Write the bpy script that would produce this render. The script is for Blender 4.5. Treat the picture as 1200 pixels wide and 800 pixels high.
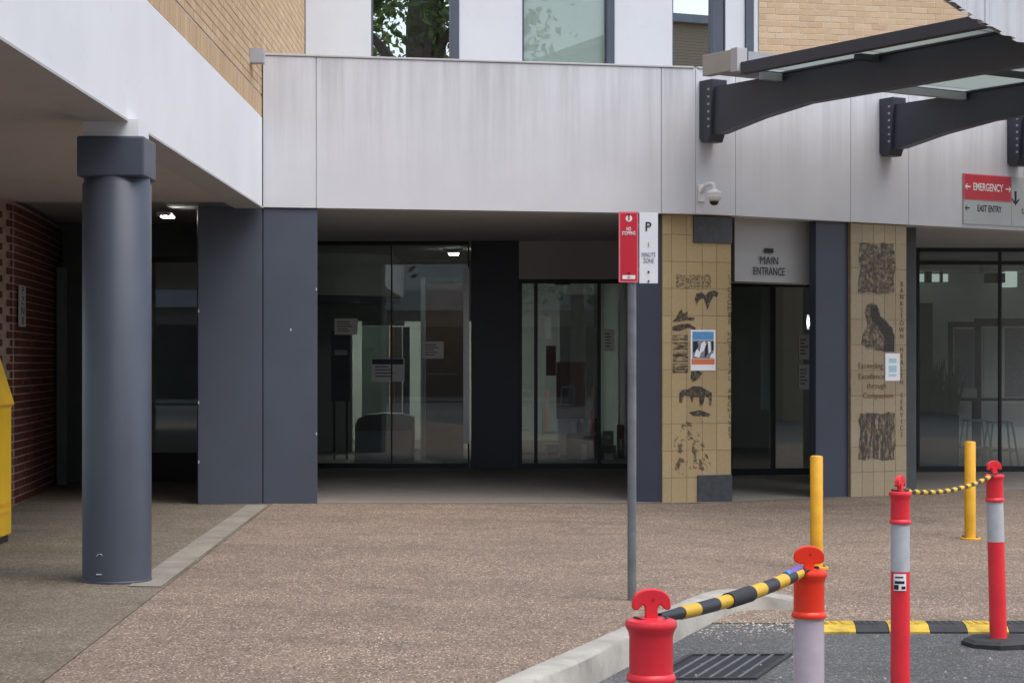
import bpy, bmesh, math, random
from mathutils import Matrix, Vector
random.seed(7)
R = math.radians
scene = bpy.context.scene
for o in list(bpy.data.objects): bpy.data.objects.remove(o)

# ------------------------------------------------------------------ camera
EYE = 1.55
FPX = 2300.0            # focal length in photo pixels (1200 wide)
VX, VY = 590.0, 425.0   # principal point of the level view in photo pixels
cd = bpy.data.cameras.new('camera'); cam = bpy.data.objects.new('camera', cd)
scene.collection.objects.link(cam)
cam.location = (0, 0, EYE); cam.rotation_euler = (R(90), 0, 0)
cd.sensor_width = 36; cd.lens = FPX/1200*36
cd.shift_x = (600-VX)/1200; cd.shift_y = (VY-400)/1200
cd.clip_start = 0.1; cd.clip_end = 2000
scene.camera = cam

# ------------------------------------------------------------------ light
SUN_EL, SUN_AZ = 62, 48     # sun high behind the camera, a little to the right
w = bpy.data.worlds.new('World'); scene.world = w; w.use_nodes = True
nt = w.node_tree; bg = nt.nodes['Background']
sky = nt.nodes.new('ShaderNodeTexSky'); sky.sky_type = 'NISHITA'; sky.sun_disc = False
sky.sun_elevation = R(SUN_EL); sky.sun_rotation = R(180-SUN_AZ)
sky.air_density = 1.0; sky.dust_density = 3.0; sky.ozone_density = 1.0
hs = nt.nodes.new('ShaderNodeHueSaturation'); hs.inputs['Saturation'].default_value = 0.80   # overcast: the blue is mostly veiled
nt.links.new(sky.outputs[0], hs.inputs['Color']); nt.links.new(hs.outputs[0], bg.inputs[0])
bg.inputs[1].default_value = 0.15
sd = bpy.data.lights.new('sun', 'SUN'); sd.energy = 1.4; sd.angle = R(60); sd.color = (.97, .985, 1)
so = bpy.data.objects.new('sun', sd); scene.collection.objects.link(so)
so.rotation_euler = (R(90-SUN_EL), 0, R(SUN_AZ)); so.location = (6, -10, 20)
vs = scene.view_settings
vs.view_transform = 'Standard'; vs.look = 'None'; vs.gamma = 1; vs.exposure = 0.85
vs.use_curve_mapping = False

# ------------------------------------------------------------------ materials
MATS = {}
def nodes(name):
    m = bpy.data.materials.new(name); m.use_nodes = True
    t = m.node_tree; b = t.nodes['Principled BSDF']
    MATS[name] = m
    return m, t, b
def N(t, kind, **k):
    n = t.nodes.new(kind)
    for a, v in k.items():
        if a in n.inputs: n.inputs[a].default_value = v
        else: setattr(n, a, v)
    return n
def coords(t, scale=(1, 1, 1)):
    tc = N(t, 'ShaderNodeTexCoord'); mp = N(t, 'ShaderNodeMapping'); mp.inputs['Scale'].default_value = scale
    t.links.new(tc.outputs['Object'], mp.inputs['Vector']); return mp.outputs[0]
def ramp(t, fac, stops):
    r = N(t, 'ShaderNodeValToRGB'); e = r.color_ramp.elements
    while len(e) < len(stops): e.new(0.5)
    for i, (p, c) in enumerate(stops):
        e[i].position = p; e[i].color = (c, c, c, 1) if isinstance(c, (int, float)) else (*c, 1)
    t.links.new(fac, r.inputs[0]); return r.outputs[0]
def mix(t, fac, a, b, mode='MIX'):
    n = N(t, 'ShaderNodeMix', data_type='RGBA', blend_type=mode)
    for s, v in ((0, fac), (6, a), (7, b)):
        if hasattr(v, 'is_linked'): t.links.new(v, n.inputs[s])
        else: n.inputs[s].default_value = v if s == 0 else ((*v, 1) if len(v) == 3 else v)
    return n.outputs[2]
def bump(t, b, h, strength=.3, dist=.01):
    n = N(t, 'ShaderNodeBump'); n.inputs['Strength'].default_value = strength; n.inputs['Distance'].default_value = dist
    t.links.new(h, n.inputs['Height']); t.links.new(n.outputs[0], b.inputs['Normal'])
def noise(t, vec, scale, detail=4, rough=.6):
    n = N(t, 'ShaderNodeTexNoise'); n.inputs['Scale'].default_value = scale
    n.inputs['Detail'].default_value = detail; n.inputs['Roughness'].default_value = rough
    t.links.new(vec, n.inputs['Vector']); return n.outputs['Fac']
def plain(name, col, rough=.6, var=.15, scale=3.0, metal=0, bstr=.05, bscale=60, spec=.5):
    """paint, plastic or metal: a base colour with blotches, fine scuffs and slight relief"""
    m, t, b = nodes(name); v = coords(t)
    n1 = noise(t, v, scale, 5); n2 = noise(t, v, scale*9, 3)
    d = tuple(c*(1-var) for c in col); l = tuple(min(1, c*(1+var)) for c in col)
    c = mix(t, ramp(t, n1, [(.3, 0.), (.7, 1.)]), d, l)
    c = mix(t, ramp(t, n2, [(.62, 0.), (.8, .25)]), c, tuple(x*.6 for x in col))
    t.links.new(c, b.inputs['Base Color'])
    b.inputs['Roughness'].default_value = rough; b.inputs['Metallic'].default_value = metal
    b.inputs['Specular IOR Level'].default_value = spec
    if bstr: bump(t, b, noise(t, v, bscale, 3), bstr, .003)
    return m
def jitter(name, cols, rough=.85, bscale=90, bstr=.5, grain=.25):
    """bricks and tiles: each piece takes its own tone, with grain on the face"""
    m, t, b = nodes(name); v = coords(t)
    oi = N(t, 'ShaderNodeObjectInfo'); at = N(t, 'ShaderNodeAttribute', attribute_name='tone')
    add = N(t, 'ShaderNodeMath', operation='ADD'); t.links.new(oi.outputs['Random'], add.inputs[0]); t.links.new(at.outputs['Fac'], add.inputs[1])
    fr = N(t, 'ShaderNodeMath', operation='FRACT'); t.links.new(add.outputs[0], fr.inputs[0])
    c = ramp(t, fr.outputs[0], [(i/(len(cols)-1), cc) for i, cc in enumerate(cols)])
    g = noise(t, v, bscale, 4)
    c = mix(t, grain, c, mix(t, ramp(t, g, [(.35, 0.), (.65, 1.)]), tuple(x*.55 for x in cols[0]), tuple(min(1, x*1.2) for x in cols[-1])))
    t.links.new(c, b.inputs['Base Color']); b.inputs['Roughness'].default_value = rough
    b.inputs['Specular IOR Level'].default_value = .25
    bump(t, b, g, bstr, .002)
    return m

def aggregate(name, cols, gap, tint, big=1.0):
    """exposed pebble concrete: one tone for each pebble, sunk grout, broad stains"""
    m, t, b = nodes(name); v = coords(t)
    vo = N(t, 'ShaderNodeTexVoronoi'); vo.inputs['Scale'].default_value = 62/big; t.links.new(coords(t, (1.35, .62, 1)), vo.inputs['Vector'])
    sp = N(t, 'ShaderNodeSeparateColor'); t.links.new(vo.outputs['Color'], sp.inputs[0])
    c = ramp(t, sp.outputs[0], [(i/(len(cols)-1), cc) for i, cc in enumerate(cols)])
    edge = ramp(t, vo.outputs['Distance'], [(.35, 0.), (.62, 1.)])
    c = mix(t, edge, c, gap)
    st = noise(t, v, .55, 6, .65); c = mix(t, ramp(t, st, [(.42, 0.), (.68, .5)]), c, mix(t, .5, c, tint))
    s2 = noise(t, v, 2.3, 5, .7); c = mix(t, 1.0, c, ramp(t, s2, [(.3, .78), (.5, 1.), (.75, 1.1)]), 'MULTIPLY')
    s3 = noise(t, coords(t, (.25, 1.2, 1)), 1.0, 4); c = mix(t, 1.0, c, ramp(t, s3, [(.35, .86), (.6, 1.)]), 'MULTIPLY')
    t.links.new(c, b.inputs['Base Color']); b.inputs['Roughness'].default_value = .8
    b.inputs['Specular IOR Level'].default_value = .3
    inv = N(t, 'ShaderNodeMath', operation='SUBTRACT'); inv.inputs[0].default_value = 1; t.links.new(vo.outputs['Distance'], inv.inputs[1])
    bump(t, b, inv.outputs[0], .5, .006)
    return m
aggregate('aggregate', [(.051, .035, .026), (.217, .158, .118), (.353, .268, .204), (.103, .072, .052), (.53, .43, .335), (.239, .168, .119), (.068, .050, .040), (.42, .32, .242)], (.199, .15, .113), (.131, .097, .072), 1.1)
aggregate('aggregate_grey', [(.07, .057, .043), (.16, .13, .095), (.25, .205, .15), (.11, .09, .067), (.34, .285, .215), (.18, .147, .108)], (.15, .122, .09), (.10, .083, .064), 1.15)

def asphalt():
    m, t, b = nodes('asphalt'); v = coords(t)
    vo = N(t, 'ShaderNodeTexVoronoi'); vo.inputs['Scale'].default_value = 95; t.links.new(v, vo.inputs['Vector'])
    sp = N(t, 'ShaderNodeSeparateColor'); t.links.new(vo.outputs['Color'], sp.inputs[0])
    c = ramp(t, sp.outputs[0], [(0, .045), (.6, .075), (.9, .12), (1., .25)])
    s = noise(t, v, 1.3, 6, .65); c = mix(t, 1., c, ramp(t, s, [(.3, .7), (.55, 1.), (.75, 1.35)]), 'MULTIPLY')
    t.links.new(c, b.inputs['Base Color']); b.inputs['Roughness'].default_value = .75
    bump(t, b, vo.outputs['Distance'], .5, .006)
asphalt()
def concrete(name, col, streak=0, stain=.5):
    m, t, b = nodes(name); v = coords(t)
    c = mix(t, ramp(t, noise(t, v, 2.2, 7, .7), [(.3, 0.), (.7, 1.)]), tuple(x*(1-.35*stain) for x in col), tuple(min(1, x*(1+.2*stain)) for x in col))
    c = mix(t, ramp(t, noise(t, v, 14, 6, .75), [(.55, 0.), (.72, .5*stain)]), c, tuple(x*.45 for x in col))
    t.links.new(c, b.inputs['Base Color']); b.inputs['Roughness'].default_value = .85
    bump(t, b, noise(t, v, 55, 5), .35, .006)
concrete('kerb_concrete', (.36, .34, .30), stain=.9)
concrete('strip_concrete', (.235, .21, .17), stain=.9)
def entry_floor():
    m, t, b = nodes('entry_floor'); v = coords(t)
    c = mix(t, ramp(t, noise(t, v, 1.7, 6, .7), [(.3, 0.), (.7, 1.)]), (.15, .13, .112), (.22, .195, .165))
    c = mix(t, ramp(t, noise(t, v, 70, 2), [(.4, 0.), (.7, .5)]), c, (.29, .255, .215))
    t.links.new(c, b.inputs['Base Color']); b.inputs['Roughness'].default_value = .7
entry_floor()
def fascia_paint(name, col):
    """painted panels with run-down dirt streaks that start at the capping"""
    m, t, b = nodes(name); v = coords(t, (1, 1, .045)); v1 = coords(t)
    st = noise(t, v, 5.5, 6, .72)
    sz = N(t, 'ShaderNodeSeparateXYZ'); t.links.new(v1, sz.inputs[0])
    mr = N(t, 'ShaderNodeMapRange'); mr.inputs['From Min'].default_value = 3.4; mr.inputs['From Max'].default_value = 4.9
    mr.inputs['To Min'].default_value = .03; mr.inputs['To Max'].default_value = .5
    t.links.new(sz.outputs[2], mr.inputs['Value'])
    f = ramp(t, st, [(.42, 0.), (.68, 1.)])
    mu = N(t, 'ShaderNodeMath', operation='MULTIPLY'); t.links.new(f, mu.inputs[0]); t.links.new(mr.outputs[0], mu.inputs[1])
    c = mix(t, mu.outputs[0], col, (.27, .27, .28))
    c = mix(t, 1., c, ramp(t, noise(t, v1, 1.2, 5), [(.3, .93), (.7, 1.03)]), 'MULTIPLY')
    t.links.new(c, b.inputs['Base Color']); b.inputs['Roughness'].default_value = .5
    bump(t, b, noise(t, v1, 2.0, 2), .05, .02)
fascia_paint('fascia_paint', (.57, .575, .60))
plain('white_panel', (.54, .55, .57), .45, .03, 1.5, bstr=.02)
plain('beam_white', (.70, .71, .73), .5, .04, 1.0, bstr=.03)
plain('soffit', (.52, .48, .455), .8, .06, .8)
plain('soffit_dark', (.50, .50, .50), .8, .08, .8)
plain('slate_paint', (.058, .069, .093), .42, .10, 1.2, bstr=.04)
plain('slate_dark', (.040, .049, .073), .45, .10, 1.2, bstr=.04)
plain('frame_dark', (.018, .021, .026), .4, .1)
plain('steel_dark', (.034, .039, .054), .45, .12, 2.)
plain('granite', (.055, .058, .066), .35, .25, 14, bscale=140)
plain('mortar', (.56, .48, .40), .9, .2, 8, bstr=.4)
plain('red_mortar', (.28, .215, .175), .9, .2, 8, bstr=.4)
plain('grout', (.26, .19, .11), .9, .2, 8)
jitter('cream_brick', [(.44, .31, .19), (.50, .36, .22), (.47, .325, .185), (.55, .405, .265), (.42, .29, .17), (.52, .37, .235)], .8)
jitter('red_brick', [(.085, .026, .02), (.125, .036, .026), (.07, .023, .02), (.145, .046, .033), (.10, .03, .023)], .8)
jitter('tile', [(.40, .30, .155), (.435, .325, .175), (.385, .285, .15), (.455, .345, .195), (.415, .31, .155)], .45, 30, .1, .16)
jitter('tile_grey', [(.335, .27, .175), (.36, .29, .19), (.32, .255, .165), (.375, .305, .205)], .45, 30, .1, .16)
plain('galvanised', (.20, .215, .23), .42, .2, 6, .55)
plain('camera_white', (.72, .72, .70), .35, .05)
plain('black_plastic', (.016, .016, .018), .4, .2)
plain('rubber', (.028, .029, .031), .75, .3, 9, bstr=.3)
plain('yellow_rubber', (.50, .34, .035), .7, .4, 9, bstr=.3)
plain('yellow_paint', (.66, .34, .015), .45, .14, 7)
plain('yellow_plastic', (.70, .42, .012), .4, .1)
plain('bollard_red', (.74, .028, .042), .38, .10, 5, bstr=.08)
plain('bollard_orange', (.86, .042, .012), .35, .08, 5, bstr=.08)
plain('reflective', (.47, .48, .50), .3, .10, 10)
plain('reflective_pink', (.54, .46, .50), .3, .12, 8)
plain('sign_red', (.50, .016, .032), .4, .08)
plain('sign_white', (.70, .71, .74), .4, .05)
plain('sign_green_grey', (.40, .43, .42), .45, .05)
plain('sign_border', (.62, .16, .20), .4, .05)
plain('ink', (.012, .012, .014), .6, .1)
plain('brown_ink', (.12, .065, .03), .6, .1)
plain('gold_ink', (.09, .055, .02), .6, .1)
plain('white_ink', (.75, .72, .72), .5, .03)
plain('paper', (.86, .86, .88), .7, .04)
plain('print_grey', (.24, .24, .27), .7, .3, 30)
plain('sky_blue', (.10, .30, .58), .5, .15, 20)
plain('salmon', (.68, .18, .07), .5, .1)
plain('cyan_print', (.42, .62, .68), .5, .2, 60)
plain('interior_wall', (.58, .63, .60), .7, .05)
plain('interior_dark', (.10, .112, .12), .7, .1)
plain('interior_green', (.50, .62, .55), .6, .05)
plain('brown_door', (.20, .11, .065), .5, .2, 5)
plain('counter_brown', (.18, .14, .115), .5, .1)
plain('red_banner', (.24, .03, .022), .6, .2, 5)
plain('navy_board', (.03, .045, .085), .5, .2)
plain('aluminium', (.42, .43, .44), .35, .05, metal=.7)
plain('light_grey', (.42, .42, .42), .6, .04)
def leafy(name, col):
    m = plain(name, col, .5, .45, 2.5, bstr=0); t = m.node_tree; out = t.nodes['Material Output']; b = t.nodes['Principled BSDF']
    tl = N(t, 'ShaderNodeBsdfTranslucent'); tl.inputs[0].default_value = (col[0]*1.6, col[1]*1.5, col[2]*1.1, 1)
    mx = N(t, 'ShaderNodeMixShader'); mx.inputs[0].default_value = .45
    t.links.new(b.outputs[0], mx.inputs[1]); t.links.new(tl.outputs[0], mx.inputs[2]); t.links.new(mx.outputs[0], out.inputs[0])
leafy('leaf_dark', (.05, .08, .035)); leafy('leaf_mid', (.12, .165, .075))
plain('bark', (.17, .135, .11), .9, .3, 5, bstr=.6, bscale=20)
plain('gutter_beige', (.36, .33, .29), .6, .08)
plain('drum_metal', (.44, .45, .47), .4, .06, bstr=.02)
plain('zinc_grey', (.34, .36, .38), .45, .1)
plain('blind_green', (.80, .88, .78), .6, .03, 1.)
plain('far_render', (.62, .61, .58), .8, .1)
plain('far_dark', (.03, .034, .04), .3, .1)
plain('hump_grey', (.07, .072, .075), .6, .2)
plain('stone_chip', (.34, .29, .25), .85, .4, 3)
plain('violet_tape', (.14, .09, .42), .3, .1)
plain('blue_tape', (.06, .22, .62), .3, .1)
def lamp(name, col, s):
    m, t, b = nodes(name)
    b.inputs['Base Color'].default_value = (.8, .8, .8, 1); b.inputs['Emission Color'].default_value = (*col, 1); b.inputs['Emission Strength'].default_value = s
lamp('lit_tube', (1, .97, .9), 20.0)
lamp('lit_panel', (.86, 1, .93), .3)
def glass(name, tint, refl, rough=0.0, haze=0):
    m, t, b = nodes(name); t.nodes.remove(b); out = t.nodes['Material Output']
    tr = N(t, 'ShaderNodeBsdfTransparent'); tr.inputs[0].default_value = (*tint, 1)
    gl = N(t, 'ShaderNodeBsdfGlossy'); gl.inputs['Roughness'].default_value = rough; gl.inputs[0].default_value = (.92, .95, .95, 1)
    fr = N(t, 'ShaderNodeFresnel'); fr.inputs['IOR'].default_value = 1.5
    ma = N(t, 'ShaderNodeMath', operation='MAXIMUM'); ma.inputs[1].default_value = refl; t.links.new(fr.outputs[0], ma.inputs[0])
    mx = N(t, 'ShaderNodeMixShader'); t.links.new(ma.outputs[0], mx.inputs[0]); t.links.new(tr.outputs[0], mx.inputs[1]); t.links.new(gl.outputs[0], mx.inputs[2])
    if haze:
        df = N(t, 'ShaderNodeBsdfDiffuse'); df.inputs[0].default_value = (.50, .56, .60, 1)  # grey-blue diffuse mixed in to paint the haze of reflections
        m2 = N(t, 'ShaderNodeMixShader'); f = ramp(t, noise(t, coords(t), 1.6, 5), [(.3, haze*.6), (.7, haze*1.4)])
        t.links.new(f, m2.inputs[0]); t.links.new(mx.outputs[0], m2.inputs[1]); t.links.new(df.outputs[0], m2.inputs[2]); mx = m2
    t.links.new(mx.outputs[0], out.inputs[0])
glass('shop_glass', (.84, .89, .87), .08, 0, .075)
glass('coated_glass', (.25, .28, .28), .75)
glass('pale_glass', (.985, 1, .985), .05)
def milky():
    m, t, b = nodes('roof_glazing'); t.nodes.remove(b); out = t.nodes['Material Output']
    tr = N(t, 'ShaderNodeBsdfTransparent'); tr.inputs[0].default_value = (.50, .53, .51, 1)
    tl = N(t, 'ShaderNodeBsdfTranslucent'); tl.inputs[0].default_value = (.42, .45, .42, 1)
    mx = N(t, 'ShaderNodeMixShader'); mx.inputs[0].default_value = .55
    t.links.new(tr.outputs[0], mx.inputs[1]); t.links.new(tl.outputs[0], mx.inputs[2]); t.links.new(mx.outputs[0], out.inputs[0])
milky()
def ink_print(name, scale, lo, hi, stretch=(1, 1, 1), col=(.07, .055, .05), detail=6):
    """print fired onto the tiles: dark ink where the picture is dark, bare tile elsewhere"""
    m, t, b = nodes(name); v = coords(t, stretch)
    n = noise(t, v, scale, detail, .65); f = ramp(t, n, [(lo, 0.), (hi, 1.)])
    b.inputs['Base Color'].default_value = (*col, 1); b.inputs['Roughness'].default_value = .5
    g2 = noise(t, coords(t), scale*2.7, 4); f = mix(t, 1., f, ramp(t, g2, [(.3, .35), (.62, .9)]), 'MULTIPLY')
    t.links.new(f, b.inputs['Alpha'])
ink_print('ink_photo', 20, .36, .70)
ink_print('ink_dense', 26, .30, .62, col=(.05, .04, .04))
ink_print('ink_trees', 26, .38, .64, (1, 1, .35))
ink_print('ink_script', 40, .50, .60, (1, 1, 2.5), (.12, .08, .05))
ink_print('ink_map', 13, .535, .60, (1, 1, 1), (.16, .11, .07), 8)
ink_print('ink_lines', 20, .42, .62, (.5, .5, 3.2), (.05, .04, .04))

# ------------------------------------------------------------------ builders
def wm(o):
    m = o.matrix_basis.copy()
    if o.parent: m = wm(o.parent) @ o.matrix_parent_inverse @ m
    return m
def link(o, parent=None, local=False):
    scene.collection.objects.link(o)
    if parent:
        o.parent = parent
        if not local: o.matrix_parent_inverse = wm(parent).inverted()
    return o
def tag(o, label=None, cat=None, group=None, kind=None):
    if label: o['label'] = label
    if cat: o['category'] = cat
    if group: o['group'] = group
    if kind: o['kind'] = kind
    return o
def thing(name, label, cat, loc=(0, 0, 0), rz=0, group=None):
    o = bpy.data.objects.new(name, None); o.empty_display_size = .2
    o.location = loc; o.rotation_euler = (0, 0, rz); link(o)
    return tag(o, label, cat, group)
def sub(name, parent, loc):
    o = bpy.data.objects.new(name, None); o.empty_display_size = .1; o.location = loc
    link(o, parent); return o
class Frame:
    """a wall line seen in plan: u along it, d out of it (towards the forecourt)"""
    def __init__(s, ox, oy, dx, dy):
        l = math.hypot(dx, dy); s.o = (ox, oy); s.t = (dx/l, dy/l); s.n = (dy/l, -dx/l); s.rz = math.atan2(dy, dx)
    def p(s, u, d=0, z=0): return (s.o[0]+s.t[0]*u+s.n[0]*d, s.o[1]+s.t[1]*u+s.n[1]*d, z)
    def u(s, px, d=0):      # where the sight line of a photo column meets the wall line
        k = (px-VX)/FPX; ox = s.o[0]+s.n[0]*d; oy = s.o[1]+s.n[1]*d
        return (k*oy-ox)/(s.t[0]-k*s.t[1])
    def z(s, px, py, d=0): return EYE-(py-VY)/FPX*s.p(s.u(px, d), d)[1]
class MB:
    def __init__(s): s.v = []; s.f = []; s.tone = []
    def add(s, vs, fs, tone=0):
        n = len(s.v); s.v += [tuple(x) for x in vs]; s.f += [tuple(i+n for i in f) for f in fs]; s.tone += [tone]*len(vs); return s
    def hexa(s, b, t, tone=0):          # four bottom and four top corners
        return s.add(list(b)+list(t), [(3, 2, 1, 0), (4, 5, 6, 7), (0, 1, 5, 4), (1, 2, 6, 5), (2, 3, 7, 6), (3, 0, 4, 7)], tone)
    def box(s, x0, x1, y0, y1, z0, z1, tone=0):
        return s.hexa([(x0, y0, z0), (x1, y0, z0), (x1, y1, z0), (x0, y1, z0)], [(x0, y0, z1), (x1, y0, z1), (x1, y1, z1), (x0, y1, z1)], tone)
    def fbox(s, F, u0, u1, d0, d1, z0, z1, tone=0):
        q = [(u0, d1), (u1, d1), (u1, d0), (u0, d0)]
        return s.hexa([F.p(u, d, z0) for u, d in q], [F.p(u, d, z1) for u, d in q], tone)
    def prism(s, poly, z0, z1):
        n = len(poly)
        return s.add([(x, y, z0) for x, y in poly]+[(x, y, z1) for x, y in poly],
                     [tuple(range(n-1, -1, -1)), tuple(range(n, 2*n))]+[(i, (i+1) % n, n+(i+1) % n, n+i) for i in range(n)])
    def fprism(s, F, poly, d0, d1):     # outline (u, z) on a wall, given depth
        n = len(poly)
        return s.add([F.p(u, d1, z) for u, z in poly]+[F.p(u, d0, z) for u, z in poly],
                     [tuple(range(n)), tuple(range(2*n-1, n-1, -1))]+[(i, n+i, n+(i+1) % n, (i+1) % n) for i in range(n)])
    def lathe(s, prof, cx=0, cy=0, n=32, cap=True):
        vs = []; fs = []; k = len(prof)
        for r, z in prof:
            for i in range(n):
                a = 2*math.pi*i/n; vs.append((cx+r*math.cos(a), cy+r*math.sin(a), z))
        for j in range(k-1):
            for i in range(n):
                fs.append((j*n+i, j*n+(i+1) % n, (j+1)*n+(i+1) % n, (j+1)*n+i))
        if cap: fs.append(tuple(range(n-1, -1, -1))); fs.append(tuple((k-1)*n+i for i in range(n)))
        return s.add(vs, fs)
    def tube(s, pts, rad, n=10, cap=True):
        pts = [Vector(p) for p in pts]; k = len(pts)
        if not hasattr(rad, '__len__'): rad = [rad]*k
        vs = []; fs = []
        for i, p in enumerate(pts):
            t = (pts[min(i+1, k-1)]-pts[max(i-1, 0)]).normalized()
            a = Vector((0, 0, 1)) if abs(t.z) < .9 else Vector((1, 0, 0))
            x = t.cross(a).normalized(); y = x.cross(t).normalized()
            for j in range(n):
                q = 2*math.pi*j/n; vs.append(p+x*rad[i]*math.cos(q)+y*rad[i]*math.sin(q))
        for i in range(k-1):
            for j in range(n): fs.append((i*n+j, i*n+(j+1) % n, (i+1)*n+(j+1) % n, (i+1)*n+j))
        if cap: fs.append(tuple(range(n-1, -1, -1))); fs.append(tuple((k-1)*n+j for j in range(n)))
        return s.add(vs, fs)
    def mesh(s, name, mat, smooth=False, bevel=0):
        me = bpy.data.meshes.new(name); me.from_pydata(s.v, [], s.f)
        bm = bmesh.new(); bm.from_mesh(me)
        bmesh.ops.recalc_face_normals(bm, faces=bm.faces)
        if bevel: bmesh.ops.bevel(bm, geom=[e for e in bm.edges if e.calc_face_angle(0) > .5], offset=bevel, segments=2, affect='EDGES', profile=.5, clamp_overlap=True)
        for f in bm.faces: f.smooth = bool(smooth)
        if smooth:
            for e in bm.edges:
                if e.calc_face_angle(0) > R(38): e.smooth = False
        bm.to_mesh(me); bm.free()
        if any(s.tone) and not bevel:
            a = me.attributes.new('tone', 'FLOAT', 'POINT')
            a.data.foreach_set('value', s.tone)
        me.materials.append(MATS[mat]); return me
    def build(s, name, mat, parent=None, smooth=False, bevel=0, local=False):
        return link(bpy.data.objects.new(name, s.mesh(name, mat, smooth, bevel)), parent, local)
def piece(name, me, parent, loc, rz=0, sc=None):
    o = bpy.data.objects.new(name, me); o.location = loc; o.rotation_euler = (0, 0, rz)
    if sc: o.scale = sc
    return link(o, parent)
def copy_tree(o, parent=None):
    c = o.copy(); scene.collection.objects.link(c); c.parent = parent
    for ch in o.children: copy_tree(ch, c)
    return c
def text_obj(name, body, mat, size, parent, M, align='CENTER', depth=.0015, sx=1.0, bold=0.0, line=1.0):
    cu = bpy.data.curves.new(name, 'FONT'); cu.body = body; cu.size = size; cu.align_x = align; cu.align_y = 'CENTER'
    cu.extrude = depth; cu.offset = bold; cu.space_line = line; cu.resolution_u = 3
    tmp = bpy.data.objects.new('tmp', cu); scene.collection.objects.link(tmp)
    dg = bpy.context.evaluated_depsgraph_get()
    me = bpy.data.meshes.new_from_object(tmp.evaluated_get(dg)); me.name = name
    bpy.data.objects.remove(tmp); bpy.data.curves.remove(cu)
    me.transform(M @ Matrix.Diagonal((sx, 1, 1, 1))); me.materials.clear(); me.materials.append(MATS[mat])
    return link(bpy.data.objects.new(name, me), parent)
def wall_text(F, u, d, z):          # matrix that lays text on a wall frame
    return Matrix(((F.t[0], 0, F.n[0], F.p(u, d, z)[0]), (F.t[1], 0, F.n[1], F.p(u, d, z)[1]), (0, 1, 0, z), (0, 0, 0, 1)))

FM = Frame(-2.65, 21.6, 1, .2)          # main fascia
FR = Frame(2.21, 22.57, .841, .541)     # right-hand fascia, turning away
FU = Frame(-2.65, 26.3, 1, .2)          # upper storey
FP = Frame(1.83, 22.60, .83, .33)       # first tiled pier
FQ = Frame(4.235, 23.93, .841, .541)    # second tiled pier
FG = Frame(-3.4, 28.0, 1, 0)            # recessed entrance glazing
FC = Frame(5.3, 29.6, 1, .03)           # cafe glazing

# ------------------------------------------------------------------ ground
def sstep(a, b, x):
    t = max(0, min(1, (x-a)/(b-a))); return t*t*(3-2*t)
ROAD = -.20
KEND = [(1.22, 13.2), (1.36, 13.55), (1.50, 13.80), (1.66, 13.93), (1.85, 13.97), (2.05, 13.95), (2.25, 13.92), (9, 13.92)]
def yk(x):
    for (a, b), (c, d) in zip(KEND[:-1], KEND[1:]):
        if x <= c: return b+(d-b)*(x-a)/(c-a)
    return 13.92
def g(x, y):
    a = -.0126*max(0, min(x, 5)+2.65)
    drop = sstep(1.25, 2.7, x)*max(0, min(1, (23-y)/9.8))
    z = a+drop*(ROAD+.004-a)
    if x > 1.22 and y < 14.2:
        z += (ROAD+.004+.02*max(0, y-13.2)-z)*(1-sstep(yk(x)-.13, yk(x)-.05, y))*(1-sstep(2.2, 2.8, x))
    rise = sstep(22.8, 28, y)*(1-sstep(2.2, 4.5, x))*(.05-a) if x > -3.4 else 0
    return z+rise
def kx(y): return -.04+.36*(y-9.69)      # back edge of the kerb
def xj(y): return -2.25-.025*(y-9.8)     # joint at the walkway
def fy(x):                               # where the paving meets the building
    if x < -3.40: return 27.0
    if x < 2.21: return 21.6+.2*(x+2.65)+.02
    return 22.57+.643*(min(x, 12)-2.21)+.02
def sheet(name, mat, cols, rows, dz=0, kind='structure'):
    """cols: list of functions x(row); rows: list of functions y(x)"""
    vs = []; nc = len(cols)
    for r in rows:
        for c in cols:
            y = r(0); x = c(y)
            for _ in range(3): y = r(x); x = c(y)
            vs.append((x, y, g(x, y)+dz))
    m = MB(); m.add(vs, [(j*nc+i, j*nc+i+1, (j+1)*nc+i+1, (j+1)*nc+i) for j in range(len(rows)-1) for i in range(nc-1)])
    return tag(m.build(name, mat, smooth=True), kind=kind)
const = lambda v: (lambda q: v)
road = MB().add([(-400, -400, ROAD), (400, -400, ROAD), (400, 400, ROAD), (-400, 400, ROAD)], [(0, 1, 2, 3)]).build('road', 'asphalt'); tag(road, kind='structure')
lin = lambda a, b, n: [a+(b-a)*i/n for i in range(n+1)]
# forecourt, near part between the joint and the kerb
sheet('forecourt_paving', 'aggregate', [(lambda y, f=f: xj(y)+f*(kx(y)-xj(y))) for f in lin(0, 1, 10)], [const(v) for v in lin(3.9, 13.2, 24)])
# forecourt, far part up to the building
far_cols = [(lambda y, f=f: xj(y)+f*(1.22-xj(y))) for f in lin(0, 1, 10)]+[const(v) for v in lin(1.26, 3, 30)+lin(3.4, 16, 18)]
def yrow(f): return lambda x: 14.2+f*(max(fy(max(x, -3.39)), 14.3)-14.2)
sheet('forecourt_paving', 'aggregate', far_cols, [const(v) for v in lin(13.2, 14.2, 26)]+[yrow(f) for f in lin(0, 1, 22)[1:]])
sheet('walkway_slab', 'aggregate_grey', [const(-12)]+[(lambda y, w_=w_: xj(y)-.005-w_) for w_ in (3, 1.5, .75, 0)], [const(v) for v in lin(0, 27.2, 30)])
sheet('concrete_strip', 'strip_concrete', [(lambda y: xj(y)-.26), (lambda y: xj(y)-.03)], [const(v) for v in lin(13.62, 21.4, 10)], .004)
sheet('entry_floor', 'entry_floor', [const(v) for v in [-3.395]+lin(-3, 5, 24)+lin(5.5, 14, 6)], [(lambda x, f=f: fy(x)+f*(40-fy(x))) for f in lin(0, 1, 20)], .003)
# drying patch of fine joints across the paving is left to the material

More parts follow.
